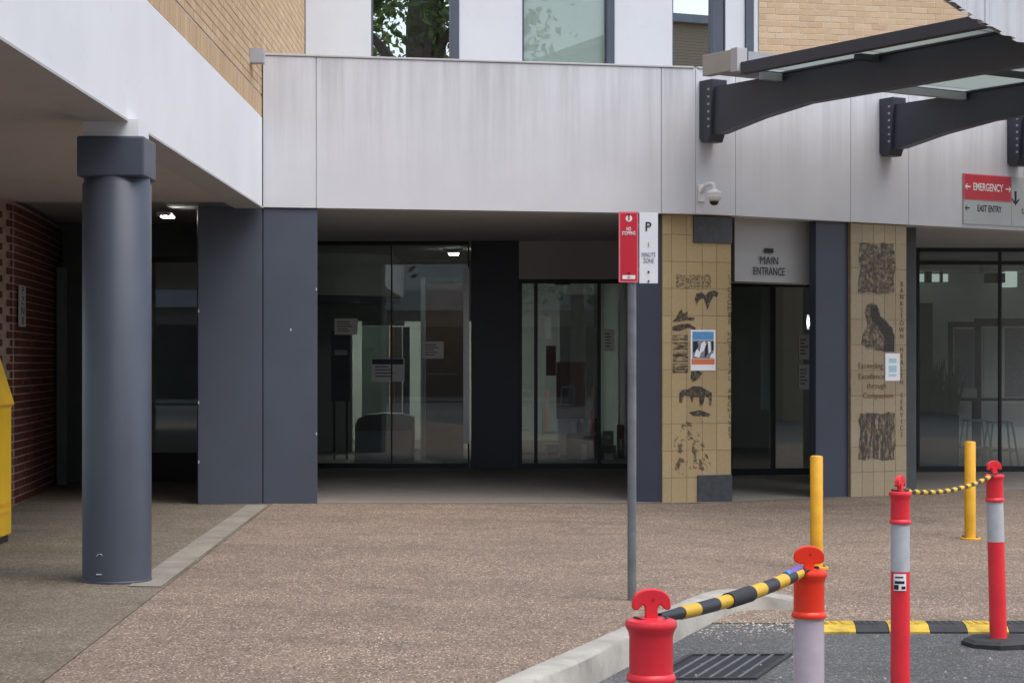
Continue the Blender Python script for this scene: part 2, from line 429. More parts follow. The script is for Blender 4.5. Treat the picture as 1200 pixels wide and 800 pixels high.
# kerb: back edge, 150 mm wide, follows the paving and runs out in a curved, dying end
def kerb():
    path = [(kx(y), y, g(kx(y), y)+.006) for y in lin(3.9, 13.2, 18)]
    e0 = path[-1][2]
    for i, (x, y) in enumerate([(1.36, 13.55), (1.50, 13.80), (1.66, 13.93), (1.85, 13.97), (2.05, 13.95), (2.25, 13.92)]):
        f = (i+1)/6; path.append((x, y, e0*(1-f)+(g(x, y)+.012)*f))
    vs = []; fs = []
    for i, (x, y, z) in enumerate(path):
        a = path[max(i-1, 0)]; b = path[min(i+1, len(path)-1)]
        dx, dy = b[0]-a[0], b[1]-a[1]; l = math.hypot(dx, dy); nx, ny = dy/l, -dx/l
        wob = .006*math.sin(i*2.1)
        for off, zz in ((0, -.3), (0, z), (.012, z+.004), (.135, z-.002), (.152+wob, z-.018), (.175, -.3)):
            vs.append((x+nx*off, y+ny*off, zz))
    n = 6
    for i in range(len(path)-1):
        for j in range(n-1): fs.append((i*n+j, (i+1)*n+j, (i+1)*n+j+1, i*n+j+1))
    fs.append(tuple(range(n))); fs.append(tuple(len(vs)-n+j for j in range(n-1, -1, -1)))
    m = MB().add(vs, fs); tag(m.build('kerb', 'kerb_concrete', smooth=True), kind='structure')
kerb()
# loose chips washed against the kerb end and the asphalt edge
m = MB()
for i in range(420):
    x = random.uniform(1.1, 2.0) if i < 330 else random.uniform(.9, 4.5); y = random.gauss(13.0, .25) if i < 330 else random.uniform(9.5, 13)
    if x < kx(y)+.2 and y < 13.4: continue
    z = (ROAD if y < 13.2 else g(x, y)); s_ = random.uniform(.004, .012)
    m.add([(x+s_*random.uniform(.6, 1.3)*a, y+s_*random.uniform(.6, 1.3)*b, z+s_*random.uniform(.5, .9)*c) for a, b, c in ((1, 0, 0), (-1, 0, 0), (0, 1, 0), (0, -1, 0), (0, 0, 1.2))],
          [(0, 2, 4), (2, 1, 4), (1, 3, 4), (3, 0, 4)])
tag(m.build('loose_gravel', 'stone_chip'), 'loose pale stone chips scattered on the asphalt by the kerb end', 'gravel', kind='stuff')

# ------------------------------------------------------------------ brick laying
BL, BH, MJ = .23, .076, .010
def brick_mesh(l, h, mat, dep=.03):
    return MB().box(-l/2, l/2, -.004, dep, -h/2, h/2).mesh('brick', mat, bevel=.003)
def lay(F, parent, u0, u1, z0, z1, mat, pick, limit=300, d=-0.003):
    """stretcher bond on a wall frame; pick(u, z) says which bricks are parts of their own"""
    full = brick_mesh(BL, BH, mat); half = brick_mesh(BL/2-MJ/2, BH, mat); rest = MB(); n = 0
    row = 0; z = z0+BH/2
    while z+BH/2 < z1:
        u = u0; first = row % 2 == 1
        while u < u1-.03:
            l = (BL/2-MJ/2) if first else BL; first = False
            if u+l > u1: l = u1-u
            c = u+l/2
            dd = d+random.uniform(-.0015, .0015)
            if pick(c, z) and n < limit and l > .05:
                me = full if abs(l-BL) < 1e-6 else half
                x, y, zz = F.p(c, dd, z)
                piece('brick', me, parent, (x, y, z), F.rz, None if l in (BL, BL/2-MJ/2) else (l/(BL/2-MJ/2), 1, 1)); n += 1
            else:
                rest.fbox(F, u, u+l, d-.03, dd+.004, z-BH/2, z+BH/2, random.random()+.001)
            u += l+MJ
        z += BH+MJ; row += 1
    if rest.v: tag(rest.build('bricks', mat, parent), kind='stuff')
    return n

# ------------------------------------------------------------------ covered walkway wing on the left
WX = -2.65
wing = thing('walkway_wing', 'cream brick wing over a white edge beam on a round slate column', 'building', (WX, 14, 0))
MB().box(WX-.32, WX, 4, 21.55, 3.26, 4.245).build('edge_beam', 'beam_white', wing, bevel=.008)
MB().box(WX-.30, WX+.012, 4, 21.56, 3.245, 3.262).build('drip_edge', 'light_grey', wing)
MB().box(-9, WX-.325, 4, 21.4, 3.30, 3.36).build('soffit', 'soffit', wing)
MB().box(-9, WX-.34, 4, 26.2, 3.37, 4.2).build('floor_slab', 'soffit_dark', wing)
bw = MB().box(WX-.4, WX-.02, 4, 26.29, 4.247, 9.0).build('brick_wall', 'mortar', wing)
FW = Frame(WX-.014, 8, 0, 1)     # wing wall facing the forecourt
m = MB()
for i in range(150):             # soldier course standing on the beam
    u = i*.122
    if u > 18.2: break
    m.fbox(FW, u, u+.112, -.02, random.uniform(.0, .003), 4.26, 4.475, random.random()+.001)
tag(m.build('soldier_course', 'cream_brick', wing), kind='stuff')
def lay_wing():
    # the recessed dark joint is left open above the soldier course; a small slit window near the corner
    lo, hi = 4.50, 7.2
    rest = MB(); row = 0; z = lo+BH/2
    while z < hi:
        u = 6 - (row % 2)*.12
        while u < 18.28:
            e = min(u+BL, 18.28)
            if not (15.15 < u+.1 < 15.9 and z > 6.17):
                rest.fbox(FW, u, e, -.02, random.uniform(.0, .003), z-BH/2, z+BH/2, random.random()+.001)
            u += BL+MJ
        z += BH+MJ; row += 1
    tag(rest.build('bricks', 'cream_brick', wing), kind='stuff')
lay_wing()
MB().fbox(FW, 6, 18.28, -.02, -.012, 4.477, 4.498).build('shadow_joint', 'frame_dark', wing)
MB().fbox(FW, 15.15, 15.9, -.018, -.012, 6.13, 7.2).build('slit_window', 'far_dark', wing)
MB().box(WX-.02, WX+.13, 20.6, 20.75, 4.70, 4.85).build('junction_box', 'zinc_grey', wing)

# round column with square capital
CX, CY = -2.755, 13.99
col = sub('column', wing, (CX, CY, 0))
MB().lathe([(.247, -.02), (.247, .012), (.243, .016), (.243, 2.815), (.232, 2.83), (.232, 2.87)], CX, CY, 64).build('shaft', 'slate_paint', col, smooth=True)
MB().box(CX-.237, CX+.237, CY-.237, CY+.237, 2.856, 3.14).build('capital', 'slate_paint', col, bevel=.014)
MB().box(CX-.2, CX+.19, CY-.2, CY+.2, 3.141, 3.262).build('bearing_block', 'beam_white', col)
MB().tube([(CX-.075+.022*math.sin(R(a_)), CY-.234, .19+.022*math.cos(R(a_))) for a_ in range(-80, 100, 20)], .003, 6).build('paint_chip', 'light_grey', col)
MB().box(CX-.10, CX-.045, CY-.235, CY-.222, .065, .072).build('paint_chip', 'light_grey', col)
# lights in the walkway soffit
for x, y in ((-3.35, 16.2), (-3.9, 11.8)):
    t = thing('ceiling_downlight', 'round black downlight set into the walkway soffit', 'light', (x, y, 3.3), group='downlights in the walkway soffit')
    MB().lathe([(.0, 3.296), (.13, 3.29), (.14, 3.262), (.115, 3.256), (.1, 3.275), (.0, 3.28)], x, y, 24, cap=False).build('rim', 'black_plastic', t, smooth=True)
    MB().lathe([(.0, 3.281), (.098, 3.281), (.098, 3.286), (.0, 3.286)], x, y, 20, cap=False).build('lens', 'light_grey', t)

# red brick wall at the back of the walkway: front face, rounded corner, receding face
redw = thing('red_brick_wall', 'dark red brick wall with pale mortar behind the walkway column', 'wall', (-5.6, 21.2, 0))
rpath = [(-8.0, 20.95), (-5.52, 20.95), (-5.40, 20.99), (-5.33, 21.10), (-5.31, 21.3), (-5.42, 22.6), (-5.62, 24.6), (-5.92, 27.0)]
back = [(x-.25, y+.25) for x, y in rpath][::-1]
cx_ = [(x+(-.012), y+.012) for x, y in rpath]
MB().prism(cx_+[(-6.2, 27.0), (-8.0, 27.0)], -.02, 3.3).build('core', 'red_mortar', redw)
def path_pt(s):
    for (a, b) in zip(rpath[:-1], rpath[1:]):
        l = math.hypot(b[0]-a[0], b[1]-a[1])
        if s <= l: return (a[0]+(b[0]-a[0])*s/l, a[1]+(b[1]-a[1])*s/l)
        s -= l
    return rpath[-1]
plen = sum(math.hypot(b[0]-a[0], b[1]-a[1]) for a, b in zip(rpath[:-1], rpath[1:]))
rb_full = brick_mesh(BL-.004, BH-.005, 'red_brick'); rest = MB(); nr = 0
for row in range(38):
    z = .045+row*(BH+MJ); s = (row % 2)*.12
    if z > 3.25: break
    while s < plen-.24:
        a, b = path_pt(s), path_pt(s+BL); F = Frame(a[0], a[1], b[0]-a[0], b[1]-a[1]); ll = math.hypot(b[0]-a[0], b[1]-a[1])
        if 2.0 < s < 3.7 and nr < 300:
            p = F.p(ll/2, -.010, z); piece('brick', rb_full, redw, p, F.rz); nr += 1
        else: rest.fbox(F, .002, ll-.002, -.03, -.006+random.uniform(-.001, .001), z-BH/2+.0025, z+BH/2-.0025, random.random()+.001)
        s += BL+MJ
tag(rest.build('bricks', 'red_brick', redw), kind='stuff')
FB = Frame(-5.50, 23.4, -.20, 2.0)
du = Frame(-5.555, 24.3, -.095, 1.0)
m = MB().fbox(Frame(-5.60, 24.62, 1, .1), 0, .13, 0, .09, .02, 2.75); m.build('service_duct', 'interior_dark', redw, bevel=.01)
# upright plate with characters on the red wall
FS = Frame(-5.36, 21.75, -.09, 1)
nsg = thing('wall_plate_sign', 'narrow pale upright sign plate on the red brick wall', 'sign', (-5.36, 21.75, 2.1))
FS = Frame(-5.335, 21.5, -.06, 1.0)
MB().fbox(FS, .0, .36, .02, .035, 1.95, 2.40).build('plate', 'light_grey', nsg)
for i, ch in enumerate('PZNB'): text_obj('character', ch, 'ink', .13, nsg, wall_text(FS, .18, .036, 2.34-i*.11), sx=2.2)

# lobby end of the walkway: dark framed glazing
lob = thing('walkway_end_glazing', 'dark framed glazed door at the end of the covered walkway', 'door', (-4.2, 25.5, 0))
FL = Frame(-6.3, 25.6, 1, 0)
MB().fbox(FL, .3, 3.0, -.1, 0, 2.94, 3.36).build('lintel', 'interior_dark', lob)
for u in (1.05, 2.32):
    MB().fbox(FL, u, u+.07, -.08, .01, 0, 2.94).build('jamb', 'frame_dark', lob)
MB().fbox(FL, 1.12, 2.32, -.05, 0, 2.86, 2.94).build('head', 'frame_dark', lob)
MB().fbox(FL, 1.12, 2.32, -.05, 0, 0, .38).build('kick_panel', 'frame_dark', lob)
MB().fbox(FL, 1.12, 2.32, -.03, -.02, .38, 2.86).build('pane', 'shop_glass', lob)
MB().fbox(FL, -.2, 1.05, -.1, -.01, -.02, 3.36).build('side_panel', 'interior_dark', lob)
MB().box(-6.5, -3.41, 25.72, 29.1, 3.3, 3.4).build('inner_ceiling', 'soffit_dark', lob)
MB().box(-6.5, -6.4, 25.72, 29.1, 0, 3.3).build('inner_side_wall', 'interior_dark', lob)
MB().box(-6.2, -3.3, 29, 29.1, 0, 3.3).build('inner_wall', 'interior_wall', lob)
MB().box(-4.42, -4.12, 28.9, 28.98, .6, 2.3).build('inner_panel', 'light_grey', lob)
bt = thing('batten_light', 'lit white batten light under the walkway lobby ceiling', 'light', (-3.95, 23.0, 3.2))
MB().box(-4.03, -3.88, 22.8, 23.2, 3.262, 3.30).build('body', 'camera_white', bt)
MB().box(-4.00, -3.86, 22.92, 23.04, 3.248, 3.261).build('tube', 'lit_tube', bt)

# ------------------------------------------------------------------ main building
hosp = thing('hospital_building', 'white fascia hospital frontage with slate piers and recessed glass entrance', 'building', (0, 22.5, 0))
uR0 = FM.u(815); uR1 = FR.u(1420)
fas = sub('fascia', hosp, FM.p(3, 0, 3.26))
seams = [0, FM.u(370.5), FM.u(775), uR0]
for a, b in zip(seams[:-1], seams[1:]):
    MB().fbox(FM, a+.003, b-.003, -.25, 0, 3.26, 4.93).build('fascia_panel', 'fascia_paint', fas, bevel=.004)
seams = [0, FR.u(862), FR.u(997), FR.u(1065), FR.u(1200), FR.u(1290), uR1]
for a, b in zip(seams[:-1], seams[1:]):
    MB().fbox(FR, a+.003, b-.003, -.25, 0, 3.262, 4.93).build('fascia_panel', 'fascia_paint', fas, bevel=.004)
MB().fbox(FM, .02, uR0-.02, -.24, -.012, 3.27, 4.92).fbox(FR, .02, uR1, -.24, -.012, 3.27, 4.92).build('backing', 'zinc_grey', fas)
MB().fbox(FM, -.01, uR0-.02, -.30, .012, 4.932, 4.955).build('capping', 'light_grey', fas, bevel=.004)
MB().fbox(FR, .03, uR1, -.30, .012, 4.932, 4.955).build('capping', 'light_grey', fas, bevel=.004)
# soffit over the recess, ledge roof and the storey above
MB().prism([FM.p(-.7, -.26)[:2], FM.p(uR0-.1, -.26)[:2], FR.p(.05, -.26)[:2], FR.p(uR1, -.26)[:2], (12.5, 45), (-3.38, 45)], 3.285, 3.4).build('entrance_soffit', 'soffit_dark', hosp)
MB().prism([FM.p(.02, -.31)[:2], FM.p(uR0, -.31)[:2], FR.p(uR1, -.31)[:2], (12.5, 30), (-2.6, 26.6)], 4.6, 4.7).build('ledge_roof', 'zinc_grey', hosp)
# upper storey
UP = [358, 435, 538, 612, 720, 788, 847, 887]
u = [FU.u(p) for p in UP]
ZT = 8.6; ZB = 4.7
MB().fbox(FU, -.1, u[7]+6.5, -.5, -.14, ZB, 9.0).build('upper_wall', 'mortar', hosp)
up = sub('upper_cladding', hosp, FU.p(2, 0, 6))
for a, b in ((0, 1), (2, 3), (4, 5)):
    MB().fbox(FU, u[a], u[b], -.13, 0, ZB, ZT).build('cladding_panel', 'white_panel', up, bevel=.006)
MB().fbox(FU, FU.u(850), FU.u(873), -.13, .0, ZB, ZT).build('cladding_panel', 'white_panel', up, bevel=.006)
MB().fbox(FU, FU.u(883), FU.u(888), -.13, .0, ZB, ZT).build('trim_strip', 'white_panel', up)
MB().fbox(FU, FU.u(873)+.004, FU.u(883)-.004, -.13, .03, ZB, ZT).build('downpipe_cover', 'slate_paint', up)
for k, (a, b, gm) in enumerate(((1, 2, 'coated_glass'), (3, 4, 'pale_glass'), (5, 6, 'coated_glass'))):
    win = sub('window', hosp, FU.p((u[a]+u[b])/2, 0, 5))
    wl = .03 if k != 2 else .02; wr = .11 if k < 2 else .16
    MB().fbox(FU, u[a]+.003, u[a]+wl, -.12, -.02, 4.8, 8.4).fbox(FU, u[b]-wr, u[b]-.003, -.12, .025, 4.8, 8.4).fbox(FU, u[a]+wl, u[b]-wr, -.12, -.03, 4.8, 4.98).build('frame', 'slate_paint', win, bevel=.004)
    MB().fbox(FU, u[a]+wl, u[b]-wr, -.08, -.072, 4.98, 8.4).build('pane', gm, win)
    MB().fbox(FU, u[a]+wl, u[b]-wr, -.125, -.12, 4.98, 8.4).build('blind_or_dark_room', 'blind_green' if k == 1 else 'far_dark', win)  # green blind in the middle window, dark sheet painted for unlit rooms elsewhere
# cream brick to the right of the windows
ub = FU.u(889)
ubw = MB().fbox(FU, ub, ub+6.2, -.13, -.004, ZB, 8.6).build('brick_wall', 'mortar', hosp)
def vis(c, z):
    x, y, _ = FU.p(c); py = VY-(z-EYE)*FPX/y; px = VX+x*FPX/y
    return -6 < py < 88 and px < 1150 and py < 95-(px-880)*.26
lay(FU, ubw, ub+.005, ub+6.2, 4.9, 8.5, 'cream_brick', vis, 300)

# slate pier at the wing corner
pr = sub('corner_pier', hosp, (-2.7, 21.7, 0))
ua, um, uc = FM.u(232, -.03), FM.u(308, -.03), FM.u(372, -.03)
MB().fbox(FM, ua, um-.004, -.30, -.03, -.02, 3.258).build('pier_panel', 'slate_paint', pr, bevel=.006)
MB().fbox(FM, um+.004, uc, -.30, -.03, -.02, 3.258).build('pier_panel', 'slate_paint', pr, bevel=.006)
m = MB()
for zz, uu in ((2.1, ua), (1.1, ua), (.45, ua), (2.35, uc-.02), (.75, uc-.02), (1.9, um+.3)):
    m.fbox(FM, uu, uu+.015, -.03, -.022, zz, zz+.03)
tag(m.build('paint_chip', 'light_grey', pr), kind='stuff')
# slate piers either side of the doors
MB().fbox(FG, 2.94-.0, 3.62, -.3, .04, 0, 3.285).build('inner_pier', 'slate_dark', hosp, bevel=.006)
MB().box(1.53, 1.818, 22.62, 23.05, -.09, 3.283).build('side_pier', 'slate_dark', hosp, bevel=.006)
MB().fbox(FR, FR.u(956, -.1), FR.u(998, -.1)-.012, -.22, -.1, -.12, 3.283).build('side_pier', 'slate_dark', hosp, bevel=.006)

# tiled piers
def tiled_pier(F, name, wid, cols, z0, rows, mat, dep):
    p = sub(name, hosp, F.p(wid/2, 0, 0))
    MB().fbox(F, 0, wid, -dep, -.008, -.12, 3.258).build('core', 'grout', p)
    cache = {}
    for i in range(len(cols)-1):
        for j in range(len(rows)-1):
            a, b, c, d = cols[i], cols[i+1], rows[j], rows[j+1]
            k = (round(b-a, 3), round(d-c, 3))
            if k not in cache: cache[k] = MB().box(-k[0]/2+.0022, k[0]/2-.0022, 0, .012, -k[1]/2+.0022, k[1]/2-.0022).mesh('tile', mat, bevel=.0015)
            x, y, _ = F.p((a+b)/2, random.uniform(-.0006, .0006))
            piece('tile', cache[k], p, (x, y, (c+d)/2), F.rz)
    return p
W1 = .893
c1 = [F_/85*W1 for F_ in (0, 11, 30, 49, 67, 85)]
p1 = tiled_pier(FP, 'tiled_pier', W1, c1, -.1, [-.10]+[.222+.312*k for k in range(10)]+[3.256], 'tile', .42)
W2 = .93
c2 = [W2*f for f in (0, .2, .4, .6, .8, 1.)]
p2 = tiled_pier(FQ, 'tiled_pier', W2, c2, -.12, [-.13]+[.21+.312*k for k in range(10)]+[3.256], 'tile_grey', .45)
MB().fbox(FP, FP.u(812), W1+.004, -.01, .022, 2.94, 3.252).build('granite_block', 'granite', p1, bevel=.004)
MB().fbox(FP, FP.u(817), W1+.004, -.01, .022, -.1, .25).build('granite_block', 'granite', p1, bevel=.004)
def blob(F, pts, mat, parent, name='printed_picture', d=.0035):
    poly = [(F.u(px), F.z(px, py)) for px, py in pts]
    MB().fprism(F, poly, d-.001, d).build(name, mat, parent)
def rough_rect(x0, y0, x1, y1, j=.12, n=6):
    pts = []
    for (ax, ay, bx, by) in ((x0, y0, x1, y0), (x1, y0, x1, y1), (x1, y1, x0, y1), (x0, y1, x0, y0)):
        for i in range(n):
            f = i/n; pts.append((ax+(bx-ax)*f+random.uniform(-j, j)*abs(by-ay+3)*.2, ay+(by-ay)*f+random.uniform(-j, j)*abs(bx-ax+3)*.2))
    return pts
blob(FP, rough_rect(792, 322, 833, 337, .1), 'ink_script', p1, 'printed_handwriting')
blob(FP, [(814, 350), (816, 344), (822, 342), (827, 346), (830, 342), (837, 340), (842, 343), (840, 348), (836, 347), (833, 352), (831, 358), (829, 363), (827, 356), (824, 349), (819, 352), (816, 358)], 'ink_dense', p1)
blob(FP, [(787, 377), (792, 373), (795, 366), (799, 362), (800, 367), (806, 365), (805, 371), (814, 372), (813, 376), (804, 375), (796, 377)], 'ink_dense', p1)
blob(FP, [(787, 383), (795, 380), (808, 379), (815, 384), (815, 387), (806, 384), (796, 388), (788, 387)], 'ink_dense', p1)
for y0, y1 in ((392, 399), (401, 410), (412, 424), (426, 437)): blob(FP, rough_rect(788, y0, 806, y1), 'ink_lines', p1, 'printed_text_block')
blob(FP, [(810, 435), (818, 434), (823, 437), (819, 443), (812, 448), (809, 444)], 'ink_dense', p1)
blob(FP, [(796, 460), (800, 456), (806, 456), (812, 452), (822, 453), (828, 457), (834, 460), (834, 474), (831, 476), (830, 466), (826, 464), (824, 474), (820, 476), (819, 465), (813, 465), (811, 472), (808, 464), (801, 463), (799, 472), (796, 472)], 'ink_dense', p1)
blob(FP, [(807, 483), (820, 480), (833, 485), (830, 488), (812, 487)], 'ink_dense', p1)
blob(FP, [(790, 500), (800, 493), (810, 495), (815, 505), (824, 512), (826, 525), (833, 545), (828, 552), (812, 548), (800, 556), (788, 552), (789, 530)], 'ink_map', p1, 'printed_map')
def vtext(F, s, px, y0, y1, size, parent, mat):
    n = len(s)
    for i, ch in enumerate(s):
        if ch == ' ': continue
        py = y0+(y1-y0)*(i+.5)/n
        text_obj('letter', ch, mat, size, parent, wall_text(F, F.u(px), .0036, F.z(px, py)), depth=.0006)
vtext(FP, 'LIDCOMBE HOSPITAL ARCHIVES', 855, 321, 514, .082, p1, 'gold_ink')
vtext(FQ, 'BANKSTOWN HEALTH SERVICE', 1056.5, 329, 513, .085, p2, 'gold_ink')
blob(FQ, rough_rect(1007, 285, 1048, 343, .2), 'ink_photo', p2)
blob(FQ, [(1013, 366), (1015, 358), (1021, 354), (1027, 357), (1031, 364), (1031, 370), (1037, 374), (1045, 383), (1048, 392), (1048, 412), (1030, 411), (1016, 409), (1009, 402), (1011, 392), (1016, 381), (1015, 374)], 'ink_photo', p2)
blob(FQ, [(1021, 356), (1028, 360), (1031, 370), (1044, 383), (1048, 393), (1048, 412), (1035, 412), (1036, 395), (1026, 380), (1020, 370)], 'ink_dense', p2, d=.0048)
blob(FQ, rough_rect(1007, 484, 1048, 538, .2), 'ink_trees', p2)
for s_, py, px in (('Exceeding', 428.5, 1020), ('Excellence', 441, 1021), ('through', 452, 1027), ('Compassion', 463.5, 1029)):
    text_obj('lettering', s_, 'brown_ink', .098, p2, wall_text(FQ, FQ.u(px), .0036, FQ.z(px, py)), depth=.0006, sx=1.05)

# ------------------------------------------------------------------ glazing of the recess (left of the tiled pier)
def glazing(F, name, label, bays, z0, z1, fw=.05, transom=None, mat='shop_glass'):
    t = thing(name, label, 'glazing', F.p((bays[0]+bays[-1])/2, 0, 0))
    for b in bays: MB().fbox(F, b-fw/2, b+fw/2, -.06, .02, z0, z1).build('mullion', 'frame_dark', t)
    for a, b in zip(bays[:-1], bays[1:]):
        MB().fbox(F, a+fw/2, b-fw/2, -.05, .012, z0, z0+.09).build('sill', 'frame_dark', t)
        MB().fbox(F, a+fw/2, b-fw/2, -.05, .012, z1-.06, z1).build('head', 'frame_dark', t)
        top = z1-.06
        if transom:
            MB().fbox(F, a+fw/2, b-fw/2, -.05, .012, transom, transom+.06).build('transom', 'frame_dark', t)
            MB().fbox(F, a+fw/2, b-fw/2, -.022, -.012, transom+.06, top).build('pane', mat, t); top = transom
        MB().fbox(F, a+fw/2, b-fw/2, -.022, -.012, z0+.09, top).build('pane', mat, t)
    return t
g1 = glazing(FG, 'entrance_screen', 'tall frameless glass screen beside the slate corner pier', [FG.u(340), FG.u(459), FG.u(549)], .03, 3.285, .02)
MB().fbox(FG, FG.u(543), FG.u(550), .0, .05, .4, 2.9).build('handle_rail', 'aluminium', g1)
g2 = glazing(FG, 'sliding_door', 'dark glass sliding door beneath a grey bulkhead beside the parking sign', [3.64, FG.u(628), FG.u(702), FG.u(752)], .03, 2.74, .05)
MB().fbox(FG, 3.62, 5.6, -.2, .06, 2.742, 3.284).build('bulkhead', 'soffit_dark', g2)
MB().fbox(FG, FG.u(650), FG.u(668), .06, .10, 2.66, 2.72).build('door_sensor', 'black_plastic', g2)
g3F = Frame(1.9, 26.9, 1, .15)
g3 = glazing(g3F, 'main_entrance_door', 'dark glass main entrance door under the curved grey bulkhead', [g3F.u(855), g3F.u(906), g3F.u(956)], .0, 2.66, .06)
MB().fbox(g3F, g3F.u(893), g3F.u(904), -.1, -.065, .9, 2.6).build('inner_jamb', 'interior_wall', g3)
g4 = glazing(FC, 'cafe_window', 'wide dark framed cafe window beside the second tiled pier', [FC.u(1052), FC.u(1076), FC.u(1172), FC.u(1330)], -.1, 3.285, .035, 3.03)

# side wall returns of the recess
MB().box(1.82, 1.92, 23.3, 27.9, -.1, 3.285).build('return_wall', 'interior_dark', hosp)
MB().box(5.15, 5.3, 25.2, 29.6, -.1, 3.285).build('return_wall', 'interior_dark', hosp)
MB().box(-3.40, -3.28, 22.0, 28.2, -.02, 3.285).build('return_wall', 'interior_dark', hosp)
# rooms behind the glass
MB().box(-3.4, 13, 38, 38.2, -.2, 3.285).build('back_wall', 'interior_wall', hosp)
MB().box(5.25, 5.35, 29.8, 38, -.2, 3.285).build('partition_wall', 'interior_wall', hosp)
MB().box(1.95, 2.05, 28.2, 38, -.2, 3.285).build('partition_wall', 'interior_wall', hosp)
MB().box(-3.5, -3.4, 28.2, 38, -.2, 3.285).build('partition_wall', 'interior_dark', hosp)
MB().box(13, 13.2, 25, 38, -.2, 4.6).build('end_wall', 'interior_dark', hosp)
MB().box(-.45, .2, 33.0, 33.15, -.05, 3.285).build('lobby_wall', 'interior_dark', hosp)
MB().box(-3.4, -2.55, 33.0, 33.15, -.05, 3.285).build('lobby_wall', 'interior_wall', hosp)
MB().box(-2.55, -.45, 33.0, 33.15, 2.25, 3.285).build('lobby_wall', 'interior_wall', hosp)

# curved bulkhead over the main entrance with its lettering
bk = thing('entrance_bulkhead', 'curved light grey bulkhead with MAIN ENTRANCE lettering', 'bulkhead', FR.p(1.1, -.4, 2.5))
ba, bb = FR.u(861, -.35), FR.u(953, -.35)
pts = []
for i in range(17):
    f = i/16; pts.append(FR.p(ba+(bb-ba)*f, -.35-.02*math.sin(math.pi*f))[:2])
pts2 = [(x-.02, y+.5) for x, y in pts][::-1]
MB().prism(pts+pts2, 2.52, 3.284).build('shell', 'light_grey', bk, smooth=True)
FT = Frame(*FR.p(ba+.30*(bb-ba), -.352)[:2], *(FR.t[0], FR.t[1]))
text_obj('lettering', 'MAIN', 'ink', .135, bk, wall_text(FT, .16, .0062, 2.775), sx=.9)
text_obj('lettering', 'ENTRANCE', 'ink', .135, bk, wall_text(FT, .16, .0062, 2.645), sx=.72)
MB().fbox(FT, .09, .23, .0, .004, 2.87, 2.925).build('emblem', 'ink', bk)

# ------------------------------------------------------------------ entrance canopy (steel beams, glazing, corrugated drum)
can = thing('entrance_canopy', 'dark steel and glass canopy with tapered beams bracketed to the fascia', 'canopy', FR.p(3, 2, 4.3))
def canopy_beam(u0, LE):
    b = sub('beam', can, FR.p(u0, 0, 4.3))
    Fb = Frame(*FR.p(u0, 0)[:2], *FR.n)           # runs out from the fascia
    outline = [(.06, 4.70), (.06, 4.16), (.30, 4.16), (1.0, 4.27), (1.75, 4.345), (LE, 4.36), (LE, 4.70)]
    MB().fprism(Fb, outline, -.07, -.05 + .12).build('web', 'steel_dark', b)
    MB().fprism(Fb, [(.0, 4.79), (.0, 4.10+.03), (.04, 4.08), (.16, 4.08), (.20, 4.16), (.24, 4.79)], -.11, .11).build('bracket', 'steel_dark', b, bevel=.008)
    mm = MB()
    for i in range(6):
        for s_ in (-.112, .112): mm.fbox(Fb, .16, .19, s_-.006, s_+.006, 4.24+i*.085, 4.265+i*.085)
    tag(mm.build('bolt', 'zinc_grey', b), kind='stuff')
    MB().fprism(Fb, [(1.1, 4.702), (1.1, 4.72), (LE, 4.72), (LE, 4.702)], -.10, .10).build('flange', 'steel_dark', b)
LENS = (5.05, 3.9, 3.1, 2.3)
for u0, LE in zip((.16, FR.u(1038), FR.u(1187), FR.u(1187)+2.4), LENS): canopy_beam(u0, LE)
edgeF = Frame(*FR.p(-.40, 0)[:2], *FR.n)
MB().fbox(edgeF, 1.32, 5.15, -.06, .03, 4.67, 4.80).build('edge_trim', 'steel_dark', can, bevel=.006)
MB().fbox(edgeF, .70, 1.31, -.05, .06, 4.72, 4.95).build('gutter_end', 'gutter_beige', can, bevel=.006)
MB().fbox(edgeF, 1.20, 1.315, -.07, .07, 4.70, 4.96).build('gutter_bracket', 'light_grey', can, bevel=.004)
MB().fbox(FR, -.30, 9, .75, 1.30, 4.74, 4.93).build('gutter', 'zinc_grey', can)
us = [-.30, .16, FR.u(1038), FR.u(1187), FR.u(1187)+2.4]
for a, b, LE in zip(us[:-1], us[1:], LENS):
    for L0, L1 in ((1.45, 2.9), (2.92, 4.4), (4.42, 5.05)):
        L1 = min(L1, LE)
        if L1 < L0+.1: continue
        MB().fbox(FR, a+.02, b-.02, L0, L1, 4.735, 4.747).build('glazing_panel', 'roof_glazing', can)
    MB().fbox(FR, a+.1, b-.1, 2.85, 2.95, 4.64, 4.70).build('purlin', 'steel_dark', can)
    MB().fbox(FR, a+.1, b-.1, 1.36, 1.44, 4.62, 4.70).build('purlin', 'zinc_grey', can)
# corrugated drum
ctrl = [(2.72, 13.75), (3.10, 14.75), (3.57, 15.8), (4.107, 16.87), (4.777, 18.0), (5.5, 19.1), (6.3, 20.15), (7.2, 21.2)]
def cr(p0, p1, p2, p3, t):
    return tuple(.5*((2*b)+(-a+c)*t+(2*a-5*b+4*c-d)*t*t+(-a+3*b-3*c+d)*t**3) for a, b, c, d in zip(p0, p1, p2, p3))
pts = []
for i in range(1, len(ctrl)-2):
    for k in range(72): pts.append(cr(*ctrl[i-1:i+3], k/48))
vs = []; fs = []
for i, (x, y) in enumerate(pts):
    a = pts[max(i-1, 0)]; b = pts[min(i+1, len(pts)-1)]; l = math.hypot(b[0]-a[0], b[1]-a[1])
    nx, ny = -(b[1]-a[1])/l, (b[0]-a[0])/l
    o = .024*max(-1, min(1, 2.2*math.sin(i*2*math.pi/15)))
    vs += [(x+nx*o, y+ny*o, 4.47), (x+nx*o, y+ny*o, 5.9), (x+nx*(o-.008), y+ny*(o-.008), 5.9), (x+nx*(o-.008), y+ny*(o-.008), 4.47)]
